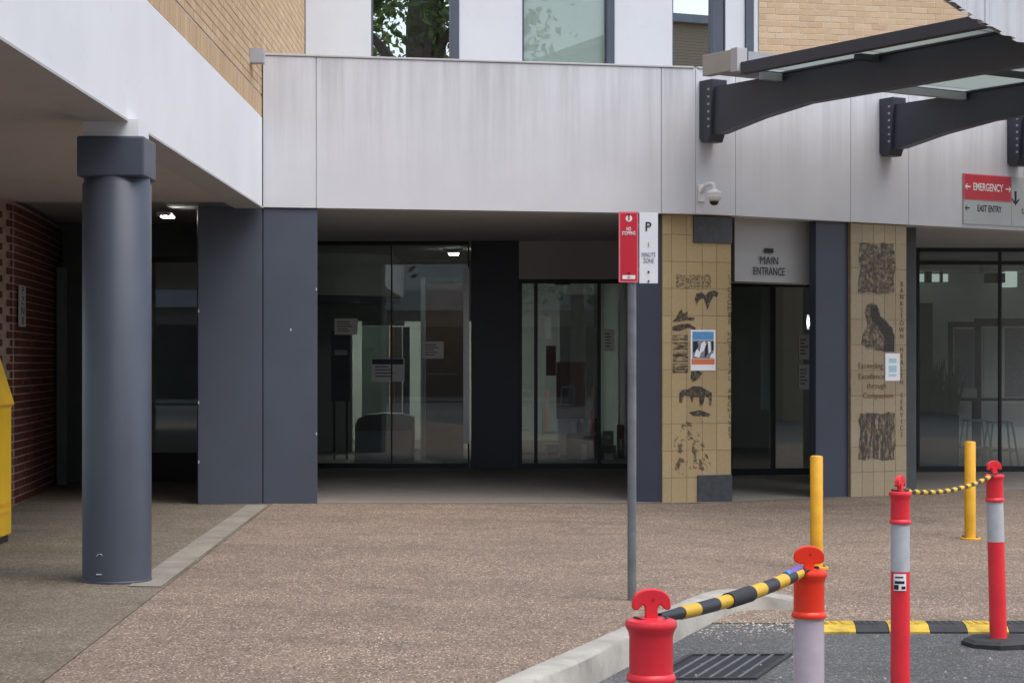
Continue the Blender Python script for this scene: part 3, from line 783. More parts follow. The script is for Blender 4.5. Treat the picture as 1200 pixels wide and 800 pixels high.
for i in range(len(pts)-1):
    for j in range(4): fs.append((i*4+j, i*4+(j+1) % 4, (i+1)*4+(j+1) % 4, (i+1)*4+j))
MB().add(vs, fs).build('corrugated_drum', 'drum_metal', can)

# ------------------------------------------------------------------ things on the building
# security camera
sc_u = FM.u(818)-.02
sF = FM if sc_u < uR0 else FR
cu0 = FR.u(821); q = FR.p
cam_t = thing('security_camera', 'white dome security camera on an arm above the tiled pier', 'camera', q(cu0, 0, 3.45))
MB().fbox(FR, cu0-.045, cu0+.045, 0, .02, 3.40, 3.60).build('wall_plate', 'camera_white', cam_t, bevel=.008)
MB().tube([q(cu0, .02, 3.52), q(cu0, .08, 3.58), q(cu0+.02, .16, 3.60), q(cu0+.03, .2, 3.59), q(cu0+.03, .21, 3.53)], [.03, .028, .026, .026, .03], 12).build('arm', 'camera_white', cam_t, smooth=True)
cxp, cyp, _ = q(cu0+.03, .21)
MB().lathe([(.02, 3.56), (.03, 3.53), (.085, 3.50), (.09, 3.475), (.085, 3.46), (.09, 3.45), (.075, 3.41), (.05, 3.395)], cxp, cyp, 24).build('housing', 'camera_white', cam_t, smooth=True)
MB().lathe([(.052, 3.398), (.05, 3.375), (.035, 3.355), (.012, 3.348)], cxp, cyp, 20).build('dome', 'black_plastic', cam_t, smooth=True)
# sign cluster on the right-hand fascia
sg = thing('emergency_sign', 'red EMERGENCY panel over a grey EAST ENTRY panel on the fascia', 'sign', FR.p(FR.u(1156), 0, 3.3))
a, b = FR.u(1128), FR.u(1184)
za, zb, zc = FR.z(1128, 203), FR.z(1128, 234), FR.z(1128, 262)
MB().fbox(FR, a, b, .002, .020, zb+.003, za).build('red_panel', 'sign_border', sg)
MB().fbox(FR, a+.015, b-.015, .0205, .023, zb+.016, za-.014).build('red_face', 'sign_red', sg)
MB().fbox(FR, a, b, .002, .018, zc, zb).build('grey_panel', 'sign_green_grey', sg)
def arrow(F, u_, z_, s_, ang, mat, parent, d):
    base = [(-1, 0), (-.2, .8), (.05, .8), (-.45, .2), (1, .2), (1, -.2), (-.45, -.2), (.05, -.8), (-.2, -.8)]
    ca, sa = math.cos(ang), math.sin(ang)
    MB().fprism(F, [(u_+s_*(x*ca-y*sa), z_+s_*(x*sa+y*ca)) for x, y in base], d, d+.002).build('arrow', mat, parent)
zr = (za+zb)/2; zg = (zb+zc)/2+.05
arrow(FR, a+.065, zr, .05, 0, 'white_ink', sg, .0235); arrow(FR, b-.06, zr, .05, math.pi, 'white_ink', sg, .0235)
text_obj('lettering', 'EMERGENCY', 'white_ink', .135, sg, wall_text(FR, (a+b)/2, .0245, zr), sx=.70, bold=.002)
arrow(FR, a+.065, zg, .042, 0, 'ink', sg, .0185)
text_obj('lettering', 'EAST ENTRY', 'ink', .115, sg, wall_text(FR, (a+b)/2+.03, .020, zg), sx=.68, bold=.001)
sg2 = thing('direction_sign', 'grey direction panel with a black down arrow beside the red EMERGENCY panel', 'sign', FR.p(b+.3, 0, 3.3))
MB().fbox(FR, b+.006, b+.75, .002, .018, zc, za).build('grey_panel', 'sign_green_grey', sg2)
arrow(FR, b+.075, zr-.11, .09, math.pi/2, 'ink', sg2, .0185)
text_obj('lettering', 'LEVEL 1', 'ink', .11, sg2, wall_text(FR, b+.19, .020, zg), align='LEFT', sx=.7)
# poster and notices
po = thing('poster', 'poster with blue heading and orange band taped on the tiled pier', 'poster', FP.p(FP.u(823), 0, 1.5))
def prect(F, x0, y0, x1, y1, d, mat, parent, name, th=.0015):
    xm = (x0+x1)/2; ym = (y0+y1)/2
    return MB().fbox(F, F.u(x0), F.u(x1), d-th, d, F.z(xm, y1), F.z(xm, y0)).build(name, mat, parent)
prect(FP, 809, 386.5, 838, 434, .008, 'paper', po, 'sheet', .004)
prect(FP, 811, 388.5, 836, 398, .0095, 'sky_blue', po, 'heading')
prect(FP, 811, 398.5, 836, 420, .0095, 'print_grey', po, 'photo')
for pl in ([(813, 417), (816, 409), (821, 413), (819, 419)], [(821, 403), (825, 399), (827, 404), (824, 411), (819, 415)], [(829, 400), (832, 400), (832.5, 412), (830, 414)], [(833, 415), (836, 413), (836, 419.5), (831, 419)]): blob(FP, pl, 'paper', po, 'photo_light', .0108)
for pl in ([(812, 400), (817, 400), (818, 406), (814, 412), (811.5, 413)], [(826, 405), (829, 402), (829, 415), (825, 419)], [(833, 400), (836, 400), (836, 410), (833.5, 411)]): blob(FP, pl, 'ink', po, 'photo_dark', .0108)
prect(FP, 810, 420.5, 837, 427, .0095, 'salmon', po, 'band')
no = thing('notice', 'white and blue notice taped beside the motto on the tiled pier', 'notice', FQ.p(FQ.u(1045), 0, 1.3))
prect(FQ, 1037, 414, 1054, 446, .008, 'paper', no, 'sheet', .004)
for y0, y1 in ((420, 425), (428, 436), (438, 441)): prect(FQ, 1041, y0, 1050, y1, .0095, 'cyan_print', no, 'print')
def paper_on_glass(F, x0, y0, x1, y1, label, dark=False, d=.006, name='notice'):
    t = thing(name, label, 'notice', F.p(F.u((x0+x1)/2), d, F.z((x0+x1)/2, y1)))
    prect(F, x0, y0, x1, y1, d, 'paper', t, 'sheet', .003)
    n = 5
    for i in range(n):
        yy = y0+(y1-y0)*(.18+.7*i/n); e = random.uniform(.5, .9)
        prect(F, x0+(x1-x0)*.12, yy, x0+(x1-x0)*(.12+.76*e), yy+(y1-y0)*.06, d+.001, 'print_grey', t, 'text_line')
    if dark: prect(F, x0+1, y0+.5, x1-1, y0+(y1-y0)*.25, d+.0018, 'navy_board', t, 'heading')
paper_on_glass(FG, 392, 373, 419, 392, 'pale landscape notice on the screen above a navy board')
paper_on_glass(FG, 435, 420, 474, 447, 'large notice with dark heading on the glass screen before the green doorway', True)
paper_on_glass(FG, 495, 400, 520, 420, 'white notice on the glass in front of the brown door')
paper_on_glass(FG, 708, 386, 720, 411, 'small upright grey notice on the dark sliding door')
paper_on_glass(g3F, 936, 392, 949, 421, 'upper of two notices on the main entrance door')
paper_on_glass(g3F, 936, 427, 949, 456, 'lower of two notices on the main entrance door')

# ------------------------------------------------------------------ seen through the glass
def Xa(px, Y): return (px-VX)/FPX*Y
def Za(py, Y): return EYE-(py-VY)/FPX*Y
def pbox(px0, py0, px1, py1, Y, dep, name, mat, parent=None, bevel=0):
    return MB().box(Xa(px0, Y), Xa(px1, Y), Y, Y+dep, Za(py1, Y), Za(py0, Y)).build(name, mat, parent, bevel=bevel)
t = thing('corridor_door', 'pale green lit doorway behind the entrance glass', 'door', (Xa(445, 34.5), 34.5, 0))
pbox(424, 382, 456, 540, 34.5, .06, 'leaf', 'interior_green', t); pbox(424, 376, 474, 381.5, 34.45, .12, 'head', 'frame_dark', t)
pbox(457, 383, 462, 540, 34.45, .12, 'edge_strip', 'salmon', t); pbox(462.5, 383, 471, 540, 34.5, .08, 'side_panel', 'gutter_beige', t)
pbox(472, 383, 480, 540, 34.45, .1, 'jamb', 'interior_dark', t)
MB().lathe([(.06, Za(409, 34.4)), (.06, Za(409, 34.4)+.02)], Xa(433, 34.4), 34.44, 16).build('door_sign', 'interior_wall', t)
t = thing('timber_door', 'brown timber door behind the glass beside the inner slate pier', 'door', (Xa(522, 31), 31, 0))
pbox(499, 332, 543, 553, 31, .06, 'leaf', 'brown_door', t, .004); pbox(493, 326, 498.5, 553, 30.98, .12, 'jamb', 'interior_wall', t); pbox(499, 325, 548, 331, 30.98, .12, 'head', 'interior_dark', t)
for i in range(9): pbox(500+i*4, 437, 502.5+i*4, 439, 28.05, .002, 'manifestation_dot', 'light_grey', g1)
t = thing('navy_noticeboard', 'dark navy upright board behind the entrance glass', 'board', (Xa(399, 30.5), 30.5, .02))
pbox(388, 388, 410, 470, 30.5, .05, 'panel', 'navy_board', t); pbox(392, 410, 407, 416, 30.48, .015, 'print', 'paper', t)
pbox(390, 470, 393, 552, 30.5, .04, 'leg', 'frame_dark', t); pbox(405, 470, 408, 552, 30.5, .04, 'leg', 'frame_dark', t)
t = thing('reception_counter', 'low brown reception counter with a rounded top behind the glass', 'counter', (Xa(450, 30), 30, .04))
cp = [(416, 554), (416, 497), (420, 490), (430, 486), (450, 484), (472, 485), (484, 489), (484, 554)]
FZ = Frame(0, 30, 1, 0)
MB().fprism(FZ, [(Xa(x, 30), Za(y, 30)) for x, y in cp], -.6, 0).build('body', 'counter_brown', t); pbox(417, 505, 482, 545, 29.97, .02, 'front_panel', 'soffit_dark', t)
t = thing('canopy_reflection_band', 'white curved band standing in for a canopy reflection in the entrance glass', 'bulkhead', (-1.9, 31.5, 2.5))  # solid band with dark lower edge, stands in for a reflected white canopy
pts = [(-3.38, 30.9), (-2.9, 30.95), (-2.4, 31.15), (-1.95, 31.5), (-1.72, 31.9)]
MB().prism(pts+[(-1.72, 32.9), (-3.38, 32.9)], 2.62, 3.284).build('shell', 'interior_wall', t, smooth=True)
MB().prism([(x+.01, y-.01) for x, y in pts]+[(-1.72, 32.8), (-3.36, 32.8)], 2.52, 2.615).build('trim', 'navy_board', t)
t = thing('lobby_light', 'small lit ceiling light behind the entrance glass', 'light', (Xa(530, 30), 30, 3.2))
MB().box(-.85, -.67, 29.86, 30.12, 3.22, 3.284).build('body', 'camera_white', t); MB().box(-.83, -.69, 29.88, 30.10, 3.195, 3.218).build('diffuser', 'lit_tube', t)
wl = thing('reflection_glow', 'small glowing block added for a bright reflection beside the main entrance door', 'light', FR.p(FR.u(951, -.6), -.6, 2.0))  # no lamp here: glow added for a bright reflection by the door
MB().box(Xa(948, 24.2), Xa(950, 24.2), 24.2, 24.26, Za(381, 24.2), Za(373, 24.2)).build('diffuser', 'lit_tube', wl, bevel=.01)
MB().box(Xa(947.5, 24.2)-.01, Xa(950.5, 24.2)+.03, 24.262, 24.29, Za(386, 24.2), Za(368, 24.2)).build('back_plate', 'zinc_grey', wl)
t = thing('red_display_banner', 'red display banner with a framed picture behind the sliding door', 'banner', (Xa(666, 32), 32, .05))
pbox(652, 424, 686, 490, 32, .04, 'panel', 'red_banner', t); pbox(657, 452, 674, 475, 31.97, .025, 'picture_frame', 'light_grey', t); pbox(659, 454.5, 672, 472.5, 31.955, .012, 'picture', 'interior_dark', t)
pbox(654, 490, 684, 538, 32, .04, 'lower_panel', 'paper', t)
pbox(640, 405, 651.5, 440, 32.1, .04, 'side_flag', 'red_banner', t)
pbox(656, 345, 702, 545, 33.4, .08, 'lobby_wall', 'interior_wall', hosp)
t = thing('display_table', 'low brown display table with small items behind the sliding door', 'table', (Xa(685, 30.5), 30.5, .04))
pbox(664, 507, 705, 551, 30.5, .5, 'body', 'counter_brown', t, .01); pbox(681, 520, 688, 540, 30.47, .02, 'label_card', 'paper', t)
t = thing('dispenser_bottles', 'cluster of small pale dispenser bottles on the display table', 'bottles', (Xa(690, 30.7), 30.7, .45))
zt = Za(507, 30.5)
for i in range(5): MB().lathe([(.05, zt), (.05, zt+.14), (.02, zt+.17), (.02, zt+.22)], Xa(672+i*6.5, 30.7), 30.7+.05*(i % 2), 12).build('bottle', ('paper', 'interior_dark', 'light_grey')[i % 3], t, smooth=True)
t = thing('corridor_light', 'lit ceiling panel in the corridor behind the pale green doorway', 'light', (-2, 35.5, 3.2))
MB().box(-2.9, -1.7, 35.2, 35.8, 3.25, 3.284).build('body', 'camera_white', t); MB().box(-2.85, -1.75, 35.25, 35.75, 3.235, 3.249).build('diffuser', 'lit_tube', t)
t = thing('foyer_fill_light', 'added ceiling light that brightens the main entrance foyer', 'light', (3.9, 31.5, 3.2))  # light added out of view to brighten the dark foyer
MB().box(3.5, 4.0, 31.2, 31.4, 3.25, 3.284).build('body', 'camera_white', t); MB().box(3.52, 3.98, 31.22, 31.38, 3.235, 3.249).build('diffuser', 'lit_tube', t)
for k, (x0, y0, x1, y1, Y, mt, lb) in enumerate(((706, 522, 722, 552, 30.4, 'counter_brown', 'small brown carton on the floor beside the display table'), (707, 505, 719, 521.5, 30.45, 'light_grey', 'pale carton stacked on the small brown carton'), (640, 520, 656, 552, 31.2, 'paper', 'white carton on the floor left of the display table'), (724, 498, 732, 552, 30.8, 'red_banner', 'narrow red stand at the dark end of the sliding door'))):
    t = thing('carton' if k < 3 else 'display_stand', lb, 'box' if k < 3 else 'stand', (Xa((x0+x1)/2, Y), Y+.15, Za(y1, Y)))
    pbox(x0, y0, x1, y1, Y, .3, 'body', mt, t, .008); pbox(x0+2, y0+(y1-y0)*.3, x1-3, y0+(y1-y0)*.55, Y-.004, .003, 'label_card', 'paper' if k != 2 else 'salmon', t)
# cafe
YC = 31.0
t = thing('spiky_planter', 'dark trough planter of upright spiky leaves behind the cafe window', 'planter', (Xa(1096, YC), YC, -.1))
pbox(1070, 486, 1124, 551, YC, .5, 'trough', 'slate_dark', t, .01)
m = MB(); zt = Za(486, YC)
for i in range(120):
    x = random.uniform(Xa(1072, YC), Xa(1122, YC)); y = YC+random.uniform(.08, .42); h = random.uniform(.4, .95); lx = random.uniform(-.28, .28); ly = random.uniform(-.2, .2); w_ = random.uniform(.018, .036)
    p = [(x-w_, y, zt), (x+w_, y, zt), (x+lx*.5+w_*.8, y+ly*.5, zt+h*.6), (x+lx*.5-w_*.8, y+ly*.5, zt+h*.6), (x+lx, y+ly, zt+h)]
    m.add(p, [(0, 1, 2, 3), (3, 2, 4)])
tag(m.build('leaves', 'leaf_mid', t), kind='stuff')
t0 = None
def stool(x, y, label):
    t = thing('cafe_stool', label, 'stool', (x, y, -.09), group=None)
    MB().box(-.17, .17, -.17, .17, .70, .73).build('seat', 'aluminium', t, bevel=.01, local=True)
    for sx in (-1, 1):
        for sy in (-1, 1): MB().tube([(sx*.15, sy*.15, .70), (sx*.24, sy*.24, .0)], .016, 8).build('leg', 'aluminium', t, local=True)
    m = MB()
    for sx in (-1, 1): m.tube([(sx*.205, -.205, .28), (sx*.205, .205, .28)], .01, 6).tube([(-.205, sx*.205, .28), (.205, sx*.205, .28)], .01, 6)
    m.build('foot_rail', 'aluminium', t, local=True)
stool(Xa(1172, 30.6), 30.6, 'pale metal stool under the cafe high table'); stool(Xa(1143, 31.6), 31.6, 'pale metal stool beside the spiky planter')
t = thing('cafe_table', 'dark high cafe table behind the stools', 'table', (Xa(1185, 32.2), 32.2, -.09))
MB().box(7.5, 9.2, 31.9, 32.6, .93, .97).build('top', 'frame_dark', t); MB().box(7.7, 7.78, 32.2, 32.28, -.1, .93).build('leg', 'frame_dark', t); MB().box(8.9, 8.98, 32.2, 32.28, -.1, .93).build('leg', 'frame_dark', t)
t = thing('framed_screen', 'black framed display screen dividing the cafe', 'screen', (Xa(1150, 34), 34, -.1))
pbox(1112, 377, 1117, 551, 34, .08, 'post', 'frame_dark', t); pbox(1143, 373, 1150, 551, 34, .08, 'post', 'frame_dark', t); pbox(1205, 373, 1211, 551, 34, .08, 'post', 'frame_dark', t)
pbox(1117, 377, 1143, 383, 34.005, .07, 'rail', 'frame_dark', t); pbox(1150, 373, 1205, 382, 34.005, .07, 'rail', 'frame_dark', t)
pbox(1119, 386, 1141, 470, 34.02, .03, 'panel', 'print_grey', t); pbox(1153, 384, 1175, 465, 34.02, .03, 'panel', 'interior_wall', t); pbox(1178, 384, 1203, 465, 34.02, .03, 'panel', 'print_grey', t)
pbox(1117, 472, 1205, 500, 34.01, .05, 'counter_front', 'soffit_dark', t); pbox(1120, 455, 1145, 475, 33.6, .3, 'tray', 'light_grey', t)
t = thing('cafe_doorway', 'dark doorway in the cafe wall beside the tiled pier', 'door', (Xa(1080, 37.5), 37.5, -.1))
pbox(1060, 355, 1093, 551, 37.5, .1, 'leaf', 'interior_dark', t)
t = thing('strip_light', 'lit horizontal strip light on the cafe wall', 'light', (Xa(1090, 37), 37, 2.9))
pbox(1060, 321, 1111, 330, 37.4, .08, 'diffuser', 'lit_panel', t); pbox(1084, 309, 1092, 331, 37.3, .09, 'bracket', 'frame_dark', t); pbox(1102, 309, 1105, 331, 37.3, .09, 'bracket', 'frame_dark', t)
t = thing('wall_cabinet', 'dark wall cabinet with a pale end panel in the cafe', 'cabinet', (Xa(1170, 37), 37, 2.6))
pbox(1158, 320, 1178, 331, 37.3, .3, 'body', 'frame_dark', t); pbox(1179, 318, 1192, 336, 37.3, .3, 'end_panel', 'lit_panel', t)
t = thing('ceiling_fan', 'white ceiling fan hanging in the cafe', 'fan', (Xa(1155, 32), 32, 2.9))
fx, fz = Xa(1155, 32), Za(317, 32)
MB().lathe([(.015, fz), (.015, 3.285)], fx, 32, 10).build('rod', 'camera_white', t); MB().lathe([(.03, fz+.16), (.055, fz+.12), (.09, fz+.04), (.10, fz), (.08, fz-.03), (.02, fz-.04)], fx, 32, 20).build('motor', 'camera_white', t, smooth=True)
for k in range(3):
    a = R(175+120*k); c, s_ = math.cos(a), math.sin(a)
    MB().hexa([(fx+c*.08-s_*w_, 32+s_*.08+c*w_, fz-.01) for w_ in (-.04, .04)]+[(fx+c*.62-s_*w_, 32+s_*.62+c*w_, fz-.01) for w_ in (.06, -.06)],
              [(fx+c*.08-s_*w_, 32+s_*.08+c*w_, fz+.002) for w_ in (-.04, .04)]+[(fx+c*.62-s_*w_, 32+s_*.62+c*w_, fz+.006) for w_ in (.06, -.06)]).build('blade', 'camera_white', t)

# ------------------------------------------------------------------ forecourt furniture
# yellow posts
def post(x, y, h, label, flange):
    z = g(x, y)
    t = thing('yellow_bollard', label, 'bollard', (x, y, z), group=None)
    MB().lathe([(.053, -.02), (.053, h-.012), (.046, h-.003), (.03, h)], n=28).build('tube', 'yellow_paint', t, smooth=True, local=True)
    MB().lathe([(.10, -.02), (.10, .012), (.09, .016)], n=28).build('base_flange', 'yellow_paint', t, smooth=True, local=True)
    m = MB()
    for k in range(4): m.lathe([(.012, .016), (.012, .03)], .078*math.cos(k*1.57+.78), .078*math.sin(k*1.57+.78), 6)
    m.build('bolt', 'galvanised', t, local=True)
post(2.60, 16.3, .935, 'orange yellow steel post behind the orange capped bollard', False)
post(4.47, 18.8, .935, 'yellow steel post on a bolted flange behind the red bollards', True)

# traffic bollards
def bollard(name, label, x, y, top, zbase, cmat, body, band, rz, disc=False, rr=1.0, lean=0, grp=None):
    H = top-zbase
    t = thing(name, label, 'bollard', (x, y, zbase), rz)
    t.rotation_euler = (0, lean, rz)
    oct_ = [(.235*rr*math.cos(R(22.5+45*k)), .235*rr*math.sin(R(22.5+45*k))) for k in range(8)]
    inn = [(.205*rr*math.cos(R(22.5+45*k)), .205*rr*math.sin(R(22.5+45*k))) for k in range(8)]
    MB().add([(a, b, .0) for a, b in oct_]+[(a, b, .03) for a, b in oct_]+[(a, b, .05) for a, b in inn],
             [tuple(range(7, -1, -1)), tuple(range(16, 24))]+[(i, (i+1) % 8, 8+(i+1) % 8, 8+i) for i in range(8)]+[(8+i, 8+(i+1) % 8, 16+(i+1) % 8, 16+i) for i in range(8)]).build('rubber_base', 'rubber', t, local=True)
    zc = H-.085; r = .052*rr
    z1 = zc-.165; z2 = z1-.245
    MB().lathe([(r*1.10, .045), (r*1.06, .07), (r*1.03, z2)], n=40).build('body', body, t, smooth=True, local=True)
    MB().lathe([(r*1.045, z2-.004), (r*1.045, z2+.002), (r*1.02, z1+.004), (r*1.0, z1+.004)], n=40, cap=False).build('reflective_band', band, t, smooth=True, local=True)
    MB().lathe([(r*1.02, z2), (r*1.16, z1), (r*1.19, z1+.006), (r*1.16, z1+.016), (r*1.05, z1+.022), (r*1.04, zc-.045), (r*1.10, zc-.030), (r*1.22, zc-.018), (r*1.24, zc-.008), (r*1.16, zc+.001), (r*.9, zc+.006), (r*.35, zc+.008)][1:], n=40).build('cap', cmat, t, smooth=True, local=True)
    w_ = .048*rr
    if disc:
        prof = [(-.017, zc), (.017, zc), (.019, zc+.026), (.036, zc+.024), (w_*1.10, zc+.034)]+[(w_*1.16*math.cos(a), zc+.042+.046*math.sin(a)**.85) for a in [R(12*i) for i in range(1, 15)]]+[(-w_*1.10, zc+.034), (-.036, zc+.024), (-.019, zc+.026)]
    else:
        prof = [(-.017, zc), (.017, zc), (.017, zc+.036), (.025, zc+.044), (.031, zc+.036), (.038, zc+.029), (w_-.002, zc+.030), (w_, zc+.038)]
        prof += [(w_*math.cos(a), zc+.044+.043*math.sin(a)**.8) for a in [R(15*i) for i in range(1, 12)]]
        prof += [(-w_, zc+.038), (-w_+.002, zc+.030), (-.038, zc+.029), (-.031, zc+.036), (-.025, zc+.044), (-.017, zc+.036)]
    Fh = Frame(0, 0, 1, 0); MB().fprism(Fh, prof, -.013, .013).build('handle', cmat, t, bevel=.004, local=True)
    MB().tube([(.004, -.0145, zc+.058), (.004, .0145, zc+.058)], .0045, 10).build('handle_hole', 'sign_red', t, local=True)
    return t
b1 = bollard('traffic_bollard', 'pinkish red bollard with a T handle beside the kerb and signpost', Xa(763, 5.35), 5.35, .934, ROAD, 'bollard_red', 'bollard_red', 'reflective', R(4), rr=1.1)
b2 = bollard('traffic_bollard', 'bollard with bright orange cap and pinkish white reflective sleeve', Xa(948, 6.95), 6.95, .90, ROAD, 'bollard_orange', 'bollard_orange', 'reflective_pink', R(-6), True, rr=1.0)
b3 = bollard('traffic_bollard', 'red bollard with a small torn sticker on its shaft', Xa(1055, 10.27), 10.27, .96, ROAD, 'bollard_red', 'bollard_red', 'reflective', R(55), rr=.92)
b4 = bollard('traffic_bollard', 'leaning red bollard on an octagonal rubber base beside the rubber hump', 3.07, 12.17, .943, ROAD, 'bollard_red', 'bollard_red', 'reflective', R(12), rr=.96, lean=R(-1.6))
# sticker on the third
x3, y3 = Xa(1055, 10.27), 10.27
m = MB()
def wrap(mb, z0, z1, a0, a1, r):
    n = 6
    vs = [(x3+r*math.sin(R(a0+(a1-a0)*i/n)), y3-r*math.cos(R(a0+(a1-a0)*i/n)), z) for z in (z0, z1) for i in range(n+1)]
    mb.add(vs, [(i, i+1, n+2+i, n+1+i) for i in range(n)])
wrap(m, .365, .452, -50, 22, .0545); stk = m.build('sticker', 'paper', b3)
m = MB(); wrap(m, .37, .395, -48, -20, .0549); wrap(m, .40, .415, -44, 12, .0549); wrap(m, .372, .388, -5, 18, .0549); wrap(m, .43, .438, -40, 5, .0549); m.build('print', 'ink', stk)

def neck(px, Y, z): return Vector((Xa(px, Y), Y, z))
# striped telescopic bar between the two near bollards
A = neck(763, 5.35, .853); B = neck(948, 6.95, .822)
bar = thing('striped_barrier_bar', 'thick black and yellow striped bar hooked between the orange capped and T handled bollards', 'barrier', tuple(A))
dv = B-A; L = dv.length
def along(f, sag=.0): return A+dv*f+Vector((0, 0, -sag*4*f*(1-f)))
stops = [(.04, .15, 'black', .010, .0145), (.15, .235, 'yellow', .0155, .0165), (.235, .345, 'black', .0162, .0168), (.345, .42, 'yellow', .0168, .0168), (.42, .56, 'sleeve', .0205, .0215),
         (.56, .645, 'yellow', .0185, .0185), (.645, .73, 'black', .0185, .0185), (.73, .805, 'yellow', .0185, .0185), (.805, .87, 'black', .018, .017), (.87, .925, 'yellow', .0165, .015), (.925, .965, 'black', .012, .008)]
for f0, f1, k, r0, r1 in stops:
    n = 5; ps = [along(f0+(f1-f0)*i/n, .02) for i in range(n+1)]
    MB().tube(ps, [1.22*(r0+(r1-r0)*i/n) for i in range(n+1)], 18).build({'black': 'black_band', 'yellow': 'yellow_band', 'sleeve': 'joint_sleeve'}[k], {'black': 'black_plastic', 'yellow': 'yellow_plastic', 'sleeve': 'rubber'}[k], bar, smooth=True)
up_ = Vector((0, 0, .016))
MB().tube([along(f, .02)+up_ for f in (.84, .87, .90, .925)], .0115, 12).build('violet_tape', 'violet_tape', bar, smooth=True)
MB().tube([along(f, .02)+up_*1.02 for f in (.815, .838)], .0118, 12).build('blue_tape', 'blue_tape', bar, smooth=True)
def hook(P, other, parent, r=.030):
    d_ = (other-P).normalized(); ps = []
    for i in range(13):
        a = R(-150+300*i/12); c, s_ = math.cos(a), math.sin(a)
        ps.append(P+Vector((-d_.x*c*r-d_.y*s_*r, -d_.y*c*r+d_.x*s_*r, .004*math.sin(i))))
    e = P+d_*.085; ps = [e]+ps+[e]
    MB().tube(ps, .0042, 8).build('hook', 'black_plastic', parent, smooth=True)
hook(A, B, bar, .045); hook(B, A, bar, .035)
# sagging striped cord between the two far bollards
A2 = neck(1055, 10.27, .884); B2 = Vector((3.055, 12.17, .866))
bar2 = thing('striped_barrier_bar', 'thin sagging black and yellow striped bar hooked on the sticker bollard and leaning bollard', 'barrier', tuple(A2))
def al2(f): return A2+(B2-A2)*f+Vector((0, 0, -.052*4*f*(1-f)))
n = 12
for i in range(n*2):
    f0 = .05+.90*i/(n*2); f1 = .05+.90*(i+1)/(n*2)
    y_ = i % 2 == 0
    ps = [al2(f0+(f1-f0)*k/3) for k in range(4)]; r = .0135
    MB().tube(ps, [r*.9, r*1.1, r*1.1, r*.9] if y_ else [r*.8, r*.72, r*.72, r*.8], 12).build('yellow_band' if y_ else 'black_band', 'yellow_plastic' if y_ else 'black_plastic', bar2, smooth=True)
hook(A2, B2, bar2, .045); hook(B2, A2, bar2, .045)

# rubber hump along the asphalt edge
hump = thing('rubber_speed_hump', 'low black and yellow rubber speed hump at the edge of the asphalt', 'speed hump', (3.4, 12.95, ROAD))
HF = Frame(1.0, 13.12, 1, 0.0)
px = [946, 996, 1034, 1081, 1124, 1172, 1218, 1266, 1312, 1360]
for i in range(len(px)-1):
    y_ = i % 2 == 0
    a, b = Xa(px[i], 12.95), Xa(px[i+1], 12.95)-.004
    dd = .45; h = .042; sl = .05
    prof = [(0, .0), (0, .012), (.10, h-.004), (.14, h), (dd-.14, h), (dd-.10, h-.004), (dd, .012), (dd, 0)]
    vs = [(a+sl*yy/dd, 12.70+yy, ROAD+zz) for yy, zz in prof]+[(b+sl*yy/dd, 12.70+yy, ROAD+zz) for yy, zz in prof]; k = len(prof)
    s_ = MB().add(vs, [tuple(range(k)), tuple(range(2*k-1, k-1, -1))]+[(q_, k+q_, k+(q_+1) % k, (q_+1) % k) for q_ in range(k)]).build('yellow_segment' if y_ else 'black_segment', 'yellow_rubber' if y_ else 'rubber', hump)
    m = MB()
    for r_ in range(3):
        for c_ in range(4):
            x_ = a+(b-a)*(.2+.2*c_); yy = 12.70+.16+.055*r_
            m.box(x_-.012, x_+.012, yy-.012, yy+.012, ROAD+h-.002, ROAD+h+.006)
    m.build('stud', 'yellow_rubber' if y_ else 'hump_grey', s_)

# drain grate beside the kerb
dg = thing('drain_grate', 'dark steel drain grate set in the asphalt beside the kerb', 'drain', (1.25, 11.2, ROAD))
GF = Frame(.82, 10.86, 1, 0.02)
sk = .36
def gp(u_, v_, z): return (GF.o[0]+u_+sk*v_, GF.o[1]+v_+.02*u_, z)
def gbar(u0, u1, v0, v1, z0, z1, name, mat):
    c = [(u0, v0), (u1, v0), (u1, v1), (u0, v1)]
    return MB().hexa([gp(a, b, z0) for a, b in c], [gp(a, b, z1) for a, b in c]).build(name, mat, dg)
gbar(0, .56, 0, .86, ROAD+.0015, ROAD+.003, 'pit', 'ink')
gbar(-.03, 0, -.03, .89, ROAD+.001, ROAD+.014, 'frame_bar', 'rubber'); gbar(.56, .59, -.03, .89, ROAD+.001, ROAD+.014, 'frame_bar', 'rubber')
gbar(0, .56, -.03, 0, ROAD+.001, ROAD+.013, 'frame_bar', 'rubber'); gbar(0, .56, .86, .89, ROAD+.001, ROAD+.013, 'frame_bar', 'rubber')
for i in range(1, 7): gbar(.08*i-.008, .08*i+.008, 0, .86, ROAD+.004, ROAD+.012, 'bar', 'galvanised')

# parking sign on its post
SY = 13.2; SX = Xa(740.5, SY)
ps_ = thing('parking_sign', 'galvanised post carrying a red no stopping plate and a white parking plate', 'sign', (SX, SY, g(SX, SY)))
MB().lathe([(.030, g(SX, SY)-.03), (.030, 2.50), (.026, 2.505)], SX, SY, 24).build('post', 'galvanised', ps_, smooth=True)
SF = Frame(SX, SY-.034, 1, .02)
def plate(px0, px1, py0, py1, mat, name, d0, d1, parent, bev=.004):
    return MB().fbox(SF, SF.u(px0, d1), SF.u(px1, d1), d0, d1, SF.z(740, py1), SF.z(740, py0)).build(name, mat, parent, bevel=bev)
rp = plate(725, 748, 248, 331, 'sign_border', 'red_plate', 0, .003, ps_, .001)
plate(727, 746.5, 250, 329, 'sign_red', 'face', .0032, .004, rp, 0)
sp_zs = lambda py: SF.z(740, py)
text_obj('lettering', 'NO\nSTOPPING', 'white_ink', .034, rp, wall_text(SF, SF.u(736.7), .0052, sp_zs(271)), sx=.58, line=.85, bold=.0006)
